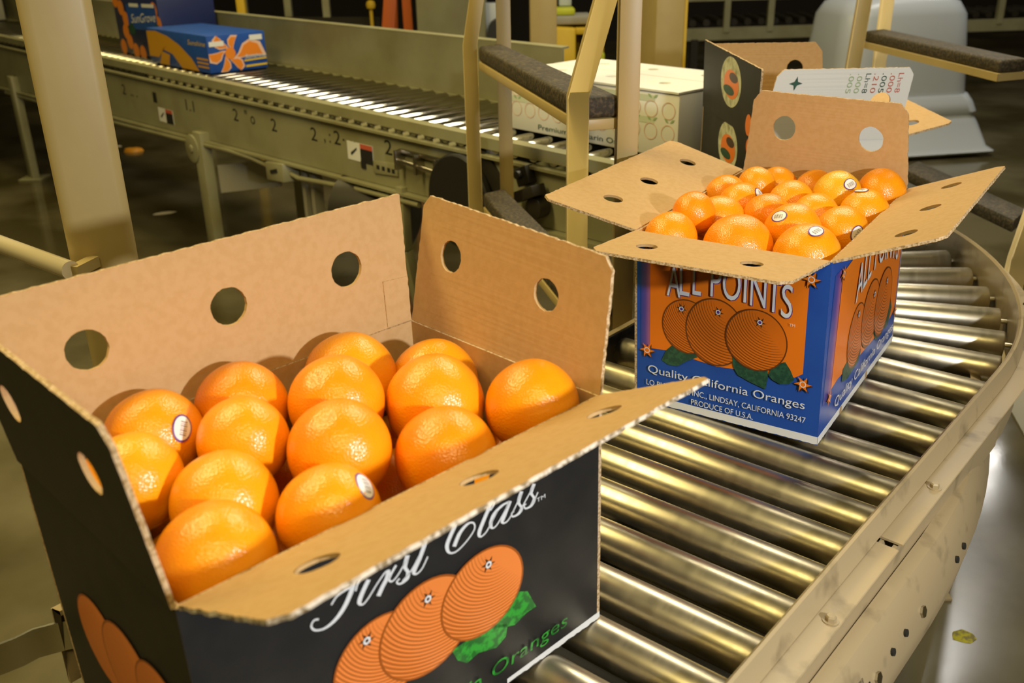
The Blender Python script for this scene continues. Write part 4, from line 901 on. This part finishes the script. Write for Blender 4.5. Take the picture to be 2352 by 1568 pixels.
for k_, (n0, n1) in enumerate(((WN0 - 0.004, 0.312), (0.316, WN1 + 0.004))):
    L_ = W1 - W0; Dp = n1 - n0
    hl = [[(L_ * u + 0.016 * math.cos(t), Dp * 0.55 + 0.016 * math.sin(t)) for t in [2 * math.pi * i / 28 for i in range(28)]] for u in (0.2, 0.5, 0.8)]
    pts, fs = fill2d([(0, 0), (L_, 0), (L_, Dp), (0, Dp)], hl)
    mb = MB(); n = len(pts); zt = WT + 0.002
    mb.add([R2(W0 + x, n0 + y, zt + 0.005) for x, y in pts] + [R2(W0 + x, n0 + y, zt) for x, y in pts], list(fs) + [tuple(i + n for i in reversed(f)) for f in fs])
    cnt = {}
    for f in fs:
        for i in range(len(f)): cnt.setdefault(frozenset((f[i], f[(i + 1) % len(f)])), []).append((f[i], f[(i + 1) % len(f)]))
    for e_ in cnt.values():
        if len(e_) == 1: a, b_ = e_[0]; mb.f.append((b_, a, a + n, b_ + n)); mb.m.append(0); mb.uv.append([(0, 0)] * 4)
    mb.build('lid_flap', 'board_white', wc, smooth=0)
# dark board under the lid so the hand holes read dark
# pinwheel carton
def block_carton(name, label, s0, s1, n0, n1, z1, m):
    t = thing(name, label, 'carton', R2((s0 + s1) / 2, (n0 + n1) / 2, zb))
    q = MB(); q.hexa([R2(s0, n0, zb), R2(s1, n0, zb), R2(s1, n1, zb), R2(s0, n1, zb), R2(s0, n0, z1), R2(s1, n0, z1), R2(s1, n1, z1), R2(s0, n1, z1)])
    return t, q.build('body', m, t, bevel=0.004)
pc, pb = block_carton('fruit_carton', 'closed blue carton with a large orange pinwheel on its end', -2.36, -1.76, 0.075, 0.345, 0.272, 'print_blue')
f_end = Face(R2(-1.7594, 0.075, zb), R2(-1.7594, 0.345, zb), R2(-1.7594, 0.075, 0.272)); f_sd = Face(R2(-2.36, 0.0744, zb), R2(-1.76, 0.0744, zb), R2(-2.36, 0.0744, 0.272))
mb = MB()
cx, cy = 0.095, 0.075
def blade(a, ln, sc):
    P_ = [(-0.75, 0.16), (0.1, 0.24), (0.62, 0.42), (0.60, 0.66), (0.36, 0.88), (0.0, 1.0), (-0.02, 0.70), (-0.10, 0.48), (-0.36, 0.30)]
    o_ = []
    for da, rr_ in P_:
        x, y = cx + math.cos(a + da) * rr_ * ln, cy + math.sin(a + da) * rr_ * ln
        o_.append((x, y))
    mx, my = sum(p[0] for p in o_) / 9, sum(p[1] for p in o_) / 9
    return [(min(max(mx + (x - mx) * sc, 0.002), 0.268), min(max(my + (y - my) * sc, 0.002), 0.150)) for x, y in o_]
for i, (a, ln) in enumerate(((-0.12, 0.175), (1.0, 0.085), (2.1, 0.105), (3.1, 0.11), (4.15, 0.09), (5.2, 0.10))):
    for sc, m_, kk in ((1.0, 1, 1), (0.78, 0, 2.4)):
        p_, f_ = fill2d(blade(a, ln, sc)); mb.add([f_end.pt(x, y, kk + i * 0.2) for x, y in p_], f_, m_)
f_end.disc(mb, (cx + .005, cy), 0.024, 0, 4.5)
f_end.poly(mb, [(0.008, 0.108), (0.075, 0.108), (0.075, 0.128), (0.008, 0.128)], 2, 5); f_end.poly(mb, [(0.195, 0.120), (0.255, 0.120), (0.255, 0.142), (0.195, 0.142)], 2, 5)
f_end.text(mb, 'Sunshine', 0.165, 0.265, 0.048, 0.016, 2, 5, shear=0.2); f_end.poly(mb, [(0.16, 0.036), (0.266, 0.040), (0.266, 0.046), (0.16, 0.043)], 3, 5); f_end.poly(mb, [(0.165, 0.012), (0.266, 0.014), (0.266, 0.022), (0.165, 0.020)], 3, 5)
f_sd.fan(mb, [(0.0, 0.03), (0.0, 0.14), (0.10, 0.145), (0.22, 0.13), (0.33, 0.10), (0.44, 0.05), (0.50, 0.002), (0.33, 0.002), (0.25, 0.055), (0.15, 0.07), (0.10, 0.03)], (0.2, 0.09), 4, 1)
f_sd.poly(mb, [(0.10, 0.003), (0.20, 0.003), (0.22, 0.05), (0.14, 0.06)], 4, 1.2)
f_sd.text(mb, 'Sunshine', 0.42, 0.585, 0.108, 0.020, 3, 2, shear=0.2)
for i in range(3): f_sd.poly(mb, [(0.49, 0.02 + 0.016 * i), (0.597, 0.02 + 0.016 * i), (0.597, 0.028 + 0.016 * i), (0.49, 0.028 + 0.016 * i)], 4, 2)
sub(mb, 'printed_artwork', ['print_orange_flat', 'print_lorange', 'print_white', 'print_yellow', 'print_gold'], pb, pc, smooth=0, recalc=False)
# tall blue carton beside it
sc_, sb_ = block_carton('fruit_carton', 'tall dark blue carton with white script on a banner, behind the pinwheel carton', -2.90, -2.375, 0.15, 0.43, 0.39, 'print_navy')
f_s = Face(R2(-2.90, 0.1494, zb), R2(-2.375, 0.1494, zb), R2(-2.90, 0.1494, 0.39)); mb = MB()
rnd = random.Random(3)
for u, v in ((0.03, 0.25), (0.09, 0.215), (0.13, 0.165), (0.11, 0.105), (0.14, 0.06), (0.05, 0.03), (0.20, 0.02), (0.28, 0.015), (0.48, 0.22), (0.51, 0.16)):
    f_s.disc(mb, (u, v), 0.036, 0, 1 + rnd.random(), uvs=False)
f_s.poly(mb, [(0.16, 0.12), (0.50, 0.13), (0.50, 0.245), (0.16, 0.235)], 1, 3)
f_s.fan(mb, [(0.15, 0.13), (0.20, 0.155), (0.24, 0.12), (0.22, 0.095), (0.16, 0.10)], (0.19, 0.12), 2, 4); f_s.fan(mb, [(0.44, 0.13), (0.48, 0.16), (0.54, 0.15), (0.52, 0.115), (0.46, 0.11)], (0.49, 0.13), 2, 4)
f_s.text(mb, 'SunGrove', 0.20, 0.49, 0.150, 0.040, 3, 5, shear=0.3, bend=lambda x: 0.02 * x)
f_s.poly(mb, [(0.20, 0.225), (0.31, 0.227), (0.31, 0.243), (0.20, 0.241)], 3, 5); f_s.poly(mb, [(0.35, 0.228), (0.49, 0.231), (0.49, 0.247), (0.35, 0.244)], 3, 5)
sub(mb, 'printed_artwork', ['print_orange_flat', 'print_blue', 'print_dkgreen', 'print_white'], sb_, sc_, smooth=0, recalc=False)
gc, gb_ = block_carton('fruit_carton', 'plain pale grey carton at the far end of the olive conveyor', -6.3, -5.62, 0.05, 0.40, 0.42, 'slab_grey')
mb = MB(); mb.hexa([R2(-6.3, 0.22, 0.4212), R2(-5.62, 0.22, 0.4212), R2(-5.62, 0.23, 0.4212), R2(-6.3, 0.23, 0.4212)] + [R2(-6.3, 0.22, 0.422), R2(-5.62, 0.22, 0.422), R2(-5.62, 0.23, 0.422), R2(-6.3, 0.23, 0.422)]); mb.build('lid_seam', 'black_and_hole_shade', gc)

# ================================================================ uprights, stairs, things standing behind
PY = 1.36
lp = thing('steel_post', 'thick tan square steel post standing in front of the olive conveyor', 'post', (-0.62, 1.40, -Z0))
q4 = [(-0.640, 1.336), (-0.556, 1.376), (-0.596, 1.460), (-0.680, 1.420)]
mb = MB(); mb.hexa([(x, y, -Z0 + 0.01) for x, y in q4] + [(x, y, 1.9) for x, y in q4])
mb.build('tube', 'tan_paint', lp, bevel=0.016, seg=5)
mb = MB(); mb.box((-0.618, 1.398, -Z0 + 0.006), (0.2, 0.2, 0.012)); mb.build('base_plate', 'tan_paint', lp, bevel=0.002)
mb = MB(); mb.tube((-1.35, 1.89, 0.23), (-0.625, 1.300, 0.23), 0.0135, 20); rod = mb.build('guard_rod', 'rod_steel', None, base=(-0.8, 1.44, 0.23))
tag(rod, 'bare shiny steel rod slanting in from the left edge towards the tan post', 'rod')
mb = MB(); mb.beam((-0.622, 1.300, 0.2275), (-0.610, 1.348, 0.2275), 0.016, 0.016); sub(mb, 'clamp', 'tan_paint', rod, rod)
mb = MB(); mb.tube((-1.30, 1.85, 0.218), (-1.30, 1.85, -Z0), 0.014, 16); sub(mb, 'stanchion', 'tan_paint', rod, rod)

# crossover stair: two pairs of angle uprights and padded treads
def stair(label, A, Bp, Cp, Dp, treads, topA, topD, w=0.036, bend=0.40, lowz=-Z0):
    """A, D lean over above the upper tread; Bp, Cp stay upright"""
    t = thing('crossover_stair', label, 'stair', ((A[0] + Cp[0]) / 2, (A[1] + Cp[1]) / 2, -Z0))
    def upright(P, top, lean):
        q = MB()
        for dx, dy, sx, sy in ((0, 0, w, 0.004), (-w / 2 + 0.002, 0.02, 0.004, 0.04)):
            x, y = P[0] + dx, P[1] + dy; z1 = bend if lean else 1.2
            q.box((x, y, (lowz + z1) / 2), (sx, sy, z1 - lowz))
            if lean:
                c = [(x - sx / 2, y - sy / 2), (x + sx / 2, y - sy / 2), (x + sx / 2, y + sy / 2), (x - sx / 2, y + sy / 2)]
                q.hexa([(a, b_, z1) for a, b_ in c] + [(a + lean[0], b_ + lean[1], z1 + lean[2]) for a, b_ in c])
        return q.build('upright', 'tan_paint', t, bevel=0.001)
    upright(A, None, topA); upright(Bp, None, None); upright(Cp, None, None); upright(Dp, None, topD)
    for z in treads:
        q = MB(); h = 0.036; i0 = 0.012
        def quad(zz, k=0): return [V((A[0] + 0.02, A[1] - 0.008 + k, zz)), V((Dp[0] - 0.004, Dp[1] + 0.010 + k, zz)), V((Cp[0] - 0.012, Cp[1] + 0.014 - k, zz)), V((Bp[0] - 0.006, Bp[1] - k, zz))]
        q.hexa(quad(z - h) + quad(z)); pad = q.build('tread', 'rubber', t, bevel=0.008, seg=3)
        q = MB(); a, d_, c_, b_ = quad(z - h); dn = V((0, 0, -0.020))
        o_ = [k + (V((0, 0, 0))) for k in (a, d_, c_, b_)]
        q.hexa([k + dn for k in o_] + [k + V((0, 0, -0.001)) for k in o_]); sub(q, 'tread_channel', 'tan_paint', pad, t, bevel=0.002)
    return t
st = stair('tan crossover stair with dark treads, standing in front of the white carton', (-0.088, 2.46), (-0.005, 2.50), (0.206, 1.655), (0.120, 1.640), (0.398, 0.03), (0.112, -0.01, 0.6), (0.168, -0.01, 0.6))
# second stair at the right
t2 = thing('crossover_stair', 'tan crossover stair whose dark tread passes in front of the grey bin', 'stair', (1.3, 2.8, -Z0))
def col_(nm, pts, w, dpt, m='tan_paint', root=t2):
    q = MB()
    for a, b_ in zip(pts[:-1], pts[1:]):
        q.hexa([(a[0] - w / 2, a[1], a[2]), (a[0] + w / 2, a[1], a[2]), (a[0] + w / 2, a[1] + dpt, a[2]), (a[0] - w / 2, a[1] + dpt, a[2]), (b_[0] - w / 2, b_[1], b_[2]), (b_[0] + w / 2, b_[1], b_[2]), (b_[0] + w / 2, b_[1] + dpt, b_[2]), (b_[0] - w / 2, b_[1] + dpt, b_[2])])
    return q.build(nm, m, root, bevel=0.002)
col_('upright', [(1.130, 3.30, -Z0), (1.160, 3.30, 0.22), (1.205, 3.30, 0.95)], 0.046, 0.02)
col_('upright', [(1.285, 3.40, -Z0), (1.285, 3.40, 0.22), (1.285, 3.40, 0.95)], 0.042, 0.02)
col_('upright', [(1.075, 1.98, -Z0), (1.110, 1.98, -0.02), (1.165, 1.98, 0.36), (1.20, 1.98, 0.95)], 0.042, 0.02)
mb = MB(); mb.hexa([(1.19, 3.32, 0.292), (1.275, 2.55, 0.292), (1.36, 2.58, 0.292), (1.275, 3.38, 0.292), (1.19, 3.32, 0.325), (1.275, 2.55, 0.325), (1.36, 2.58, 0.325), (1.275, 3.38, 0.325)]); tr = mb.build('tread', 'rubber', t2, bevel=0.008, seg=3)
mb = MB(); mb.hexa([(1.185, 3.315, 0.272), (1.27, 2.545, 0.272), (1.36, 2.58, 0.272), (1.275, 3.38, 0.272), (1.185, 3.315, 0.2915), (1.27, 2.545, 0.2915), (1.36, 2.58, 0.2915), (1.275, 3.38, 0.2915)]); sub(mb, 'tread_channel', 'tan_paint', tr, t2)
LT = [V(q) for q in LOWTREAD]
mb = MB(); mb.hexa([q + V((0, 0, -0.035)) for q in LT] + LT); mb.build('tread', 'rubber', t2, bevel=0.006, seg=2)

# inverted grey bin
bn = thing('grey_bin', 'large smooth grey plastic bin standing upside down on the floor at the right', 'bin', (2.42, 6.35, -Z0))
def rr(w, d_, r, n=7):
    o_ = []
    for cx_, cy_, a0 in ((w / 2 - r, d_ / 2 - r, 0), (-w / 2 + r, d_ / 2 - r, 90), (-w / 2 + r, -d_ / 2 + r, 180), (w / 2 - r, -d_ / 2 + r, 270)):
        o_ += [(cx_ + r * math.cos(math.radians(a0 + 90 * i / n)), cy_ + r * math.sin(math.radians(a0 + 90 * i / n))) for i in range(n + 1)]
    return o_
def loft(levels, c, rot, m=None):
    mb = MB(); vs = []; n = None
    for w, d_, r, z in levels:
        o_ = rr(w, d_, r); n = len(o_)
        vs += [V((c[0] + x * math.cos(rot) - y * math.sin(rot), c[1] + x * math.sin(rot) + y * math.cos(rot), z)) for x, y in o_]
    fs = []
    for i in range(len(levels) - 1): fs += [(i * n + k, i * n + (k + 1) % n, (i + 1) * n + (k + 1) % n, (i + 1) * n + k) for k in range(n)]
    fs += [tuple(range(n))[::-1], tuple(range((len(levels) - 1) * n, len(levels) * n))]
    mb.add(vs, fs); return mb
bc, brt = (2.42, 6.35), 0.18
loft([(0.90, 0.66, 0.14, -0.36), (0.87, 0.63, 0.16, -0.1), (0.83, 0.60, 0.17, 0.12), (0.76, 0.55, 0.18, 0.19), (0.62, 0.44, 0.18, 0.225), (0.40, 0.26, 0.12, 0.235)], bc, brt).build('tub', 'grey_plastic', bn, smooth=50)
loft([(0.96, 0.74, 0.10, -0.475), (0.985, 0.765, 0.10, -0.455), (0.96, 0.74, 0.12, -0.40), (0.92, 0.69, 0.14, -0.355), (0.92, 0.66, 0.14, -0.355)], bc, brt).build('collar', 'grey_plastic', bn, smooth=50)
loft([(1.10, 0.94, 0.05, -0.70), (1.13, 0.97, 0.05, -0.685), (1.07, 0.90, 0.06, -0.66), (1.00, 0.80, 0.10, -0.52), (0.955, 0.735, 0.10, -0.47)], bc, brt).build('flared_rim', 'grey_plastic', bn, smooth=50)
loft([(1.0, 0.7, 0.08, -Z0), (1.0, 0.7, 0.08, -0.69)], bc, brt).build('base', 'dark_steel', bn)

# dark conveyor line along the back
bk = thing('roller_conveyor', 'dark out-of-focus conveyor along the back wall with olive side beam and thin uprights', 'conveyor', (2.6, 8.6, -Z0))
def bkp(x, z, y=8.6): return (x, y + 0.10 * (x - 2.6), z)
mb = MB(); mb.beam(bkp(1.3, -0.21), bkp(5.4, -0.21), 0.03, 0.10); mb.build('side_beam', 'olive_paint', bk)
mb = MB(); mb.beam(bkp(1.3, 0.07), bkp(5.4, 0.07), 0.03, 0.03); mb.build('top_rail', 'olive_paint', bk)
mb = MB(); mb.beam(bkp(1.3, 0.16, 9.2), bkp(5.6, 0.16, 9.2), 0.04, 0.05); mb.build('rear_rail', 'olive_paint', bk)
for x in (1.87, 2.25, 2.83, 3.7, 4.3, 5.0): mb = MB(); mb.beam(bkp(x, -0.2), bkp(x, 0.3), 0.05, 0.05, upv=(1, 0, 0)); mb.build('upright', 'olive_paint', bk)
for x in (1.6, 3.2, 4.8): mb = MB(); mb.beam(bkp(x, -0.25), bkp(x, -Z0), 0.06, 0.06, upv=(1, 0, 0)); mb.build('leg', 'dark_steel', bk)
b0 = None
for i in range(34):
    x = 1.35 + i * 0.12
    if b0 is None:
        mb = MB(); mb.lathe([(0.005, -0.25), (0.03, -0.25), (0.03, 0.25), (0.005, 0.25)], (0, 0, 0), (0, 1, 0), 12); b0 = mb.build('roller', 'dark_steel', bk, base=(0, 0, 0), smooth=40); ro = b0
    else: ro = b0.copy(); COL.objects.link(ro)
    ro.location = V(bkp(x, -0.125, 8.9)) - V(bk['_base'])
b2_ = thing('machine_frame', 'dark olive machine framework behind the far conveyor at the top left', 'frame', (-1.6, 7.0, -Z0))
for x, y, z1 in ((-1.95, 7.6, 0.9), (-1.62, 7.6, 0.9), (-1.30, 7.4, 0.30), (-2.4, 7.8, 0.9)):
    mb = MB(); mb.beam((x, y, -Z0), (x, y, z1), 0.05, 0.05, upv=(1, 0, 0)); mb.build('upright', 'olive_paint', b2_)
mb = MB(); mb.beam((-2.6, 7.7, 0.02), (-0.9, 7.3, 0.02), 0.05, 0.12); mb.build('cross_beam', 'dark_steel', b2_)
mb = MB(); mb.lathe([(0.01, -0.02), (0.028, -0.012), (0.034, 0.01), (0.028, 0.032), (0.01, 0.042)], (-0.95, 7.2, 0.16)); mb.beam((-0.95, 7.2, 0.15), (-0.95, 7.2, -Z0), 0.02, 0.02, upv=(1, 0, 0)); mb.build('knob_post', 'machine_yellow', b2_)
yb = MB(); yb.beam((-2.75, 5.9, 0.505), (-1.55, 6.2, 0.505), 0.05, 0.06); yb.beam((-2.7, 5.92, 0.5), (-2.7, 5.92, -Z0), 0.05, 0.05, upv=(1, 0, 0)); yb.beam((-1.6, 6.18, 0.5), (-1.6, 6.18, -Z0), 0.05, 0.05, upv=(1, 0, 0))
tag(yb.build('guard_rail', 'machine_yellow', base=(-2.1, 6.0, 0), bevel=0.003), 'yellow guard rail behind the tall blue carton at the top left', 'rail')
# cabinet
cb = thing('control_cabinet', 'grey-green steel cabinet on legs behind the far guard, left of the stair', 'cabinet', (-0.32, 5.4, -Z0))
mb = MB(); mb.hexa([(-0.455, 5.2, 0.14), (-0.10, 5.2, 0.06), (-0.10, 5.6, 0.06), (-0.455, 5.6, 0.14), (-0.455, 5.2, 1.1), (-0.10, 5.2, 1.1), (-0.10, 5.6, 1.1), (-0.455, 5.6, 1.1)]); mb.build('body', 'olive_paint', cb, bevel=0.008)
for x, y in ((-0.445, 5.22), (-0.12, 5.22), (-0.445, 5.58), (-0.12, 5.58)): mb = MB(); mb.beam((x, y, 0.14), (x, y, -Z0), 0.03, 0.03, upv=(1, 0, 0)); mb.build('leg', 'olive_paint', cb)
mb = MB(); mb.box((-0.055, 5.3, 0.19), (0.11, 0.08, 0.22)); mb.build('side_box', 'grey_plastic', cb, bevel=0.004)
mb = MB(); mb.tube((-0.03, 5.16, 0.17), (-0.03, 5.26, 0.17), 0.06, 28); mb.build('hand_wheel', 'disc_black', cb)
# orange ladder
ol = thing('step_ladder', 'orange fibreglass step ladder standing behind the far conveyor guard', 'ladder', (-0.60, 5.85, -Z0))
for nm, a, b_, w in (('rail', (-0.80, 5.9, -Z0), (-0.60, 5.9, 0.75), 0.075), ('rail', (-0.545, 5.75, -Z0), (-0.56, 5.75, 0.75), 0.05), ('rail', (-0.72, 6.15, -Z0), (-0.66, 6.15, 0.75), 0.06)):
    mb = MB(); mb.beam(a, b_, w, 0.035, upv=(0, 1, 0)); mb.build(nm, 'ladder_orange', ol, bevel=0.003)
for k in range(4):
    z = -0.5 + 0.3 * k; mb = MB(); mb.beam((-0.77 + 0.2 * (z + Z0) / 1.47, 5.9, z), (-0.545, 5.75, z), 0.03, 0.05); mb.build('step', 'dark_steel', ol)
# columns
c_1 = MB(); c_1.box((0.170, 4.55, 0.55), (0.118, 0.14, 2.54)); tag(c_1.build('steel_post', 'tan_paint', base=(0.17, 4.55, -Z0), bevel=0.004), 'plain tan steel post behind the white carton, left of the yellow machine', 'post')
cc = thing('steel_post', 'wide tan steel post with a yellow edge strip behind the white carton', 'post', (0.62, 3.72, -Z0))
mb = MB(); mb.hexa([(0.548, 3.66, -Z0), (0.650, 3.66, -Z0), (0.650, 3.80, -Z0), (0.510, 3.80, -Z0), (0.548, 3.66, 1.8), (0.650, 3.66, 1.8), (0.650, 3.80, 1.8), (0.510, 3.80, 1.8)]); mb.build('column', 'tan_paint', cc, bevel=0.002)
mb = MB(); mb.box((0.655, 3.664, 0.55), (0.010, 0.012, 2.54)); mb.build('edge_strip', 'machine_yellow', cc)
# yellow machine
ym = thing('yellow_machine', 'yellow machine with a lime lid and a grey slab on top', 'machine', (0.38, 5.4, -Z0))
mb = MB(); mb.hexa([(0.245, 5.35, -Z0), (0.375, 5.35, -Z0), (0.375, 5.75, -Z0), (0.245, 5.75, -Z0), (0.245, 5.35, 0.165), (0.375, 5.35, 0.155), (0.375, 5.75, 0.165), (0.245, 5.75, 0.175)]); mb.build('body', 'machine_yellow', ym, bevel=0.008)
mb = MB(); mb.box((0.46, 5.55, 0.142), (0.17, 0.40, 0.03)); mb.box((0.46, 5.62, -0.28), (0.16, 0.24, 0.78)); mb.build('side_frame', 'machine_yellow', ym, bevel=0.004)
mb = MB(); mb.box((0.455, 5.42, 0.09), (0.10, 0.10, 0.06)); mb.build('dark_opening', 'disc_black', ym)
mb = MB(); mb.box((0.46, 5.40, -0.02), (0.14, 0.12, 0.10)); mb.build('drawer', 'machine_lime', ym, bevel=0.008)
mb = MB(); mb.box((0.365, 5.52, 0.195), (0.20, 0.22, 0.045)); mb.build('slab', 'slab_grey', ym, bevel=0.01)
mb = MB(); mb.box((0.315, 5.52, 0.236), (0.12, 0.18, 0.034)); mb.build('lid', 'machine_lime', ym, bevel=0.008)
mb = MB(); mb.box((0.33, 5.6, 0.30), (0.07, 0.07, 0.09)); mb.build('motor', 'grey_plastic', ym, bevel=0.01)
# scraps on the floor
def scrap(name, label, cat, c, sx, sy, m, grp=None, seed=0, h=0.004, rot=0.0):
    rnd = random.Random(seed); n = 14; mb = MB()
    ring = [(math.cos(2 * math.pi * i / n) * sx * rnd.uniform(.75, 1.1), math.sin(2 * math.pi * i / n) * sy * rnd.uniform(.75, 1.1)) for i in range(n)]
    ring = [(x * math.cos(rot) - y * math.sin(rot), x * math.sin(rot) + y * math.cos(rot)) for x, y in ring]
    P3 = [V((c[0] + x, c[1] + y, -Z0 + 0.0005)) for x, y in ring] + [V((c[0] + x * .8, c[1] + y * .8, -Z0 + h)) for x, y in ring]
    mb.add(P3, [(i, (i + 1) % n, n + (i + 1) % n, n + i) for i in range(n)] + [tuple(range(n))[::-1], tuple(range(n, 2 * n))])
    return tag(mb.build(name, m, base=(c[0], c[1], -Z0)), label, cat, grp)
scrap('orange_peel', 'bright scrap of orange peel on the dark floor under the olive conveyor', 'peel', (-2.60, 6.67), 0.075, 0.05, 'peel', seed=1, h=0.02)
scrap('paper_scrap', 'pale paper scrap on the dark floor, nearest one below the orange peel', 'scrap', (-1.86, 5.05), 0.06, 0.025, 'paper_scrap', 'scraps on the floor', 2, rot=0.4)
scrap('paper_scrap', 'small pale scrap on the dark floor left of the tan post', 'scrap', (-2.78, 6.85), 0.04, 0.02, 'paper_scrap', 'scraps on the floor', 3)
scrap('paint_splash', 'yellow paint splash on the concrete floor at the lower right', 'paint', (0.935, 1.60), 0.028, 0.022, 'mark_yellow', seed=4, h=0.0012)
mb = MB(); mb.hexa([(1.42, 2.18, -Z0), (1.62, 2.10, -Z0), (2.2, 2.75, -Z0), (1.55, 2.75, -Z0)] + [(1.42, 2.18, -Z0 + 0.006), (1.62, 2.10, -Z0 + 0.006), (2.2, 2.75, -Z0 + 0.006), (1.55, 2.75, -Z0 + 0.006)])
tag(mb.build('floor_mat', 'slab_grey', base=(1.6, 2.4, -Z0)), 'flat grey mat on the floor right of the curved conveyor', 'mat')

for o in list(bpy.data.objects):
    if '_base' in o: del o['_base']
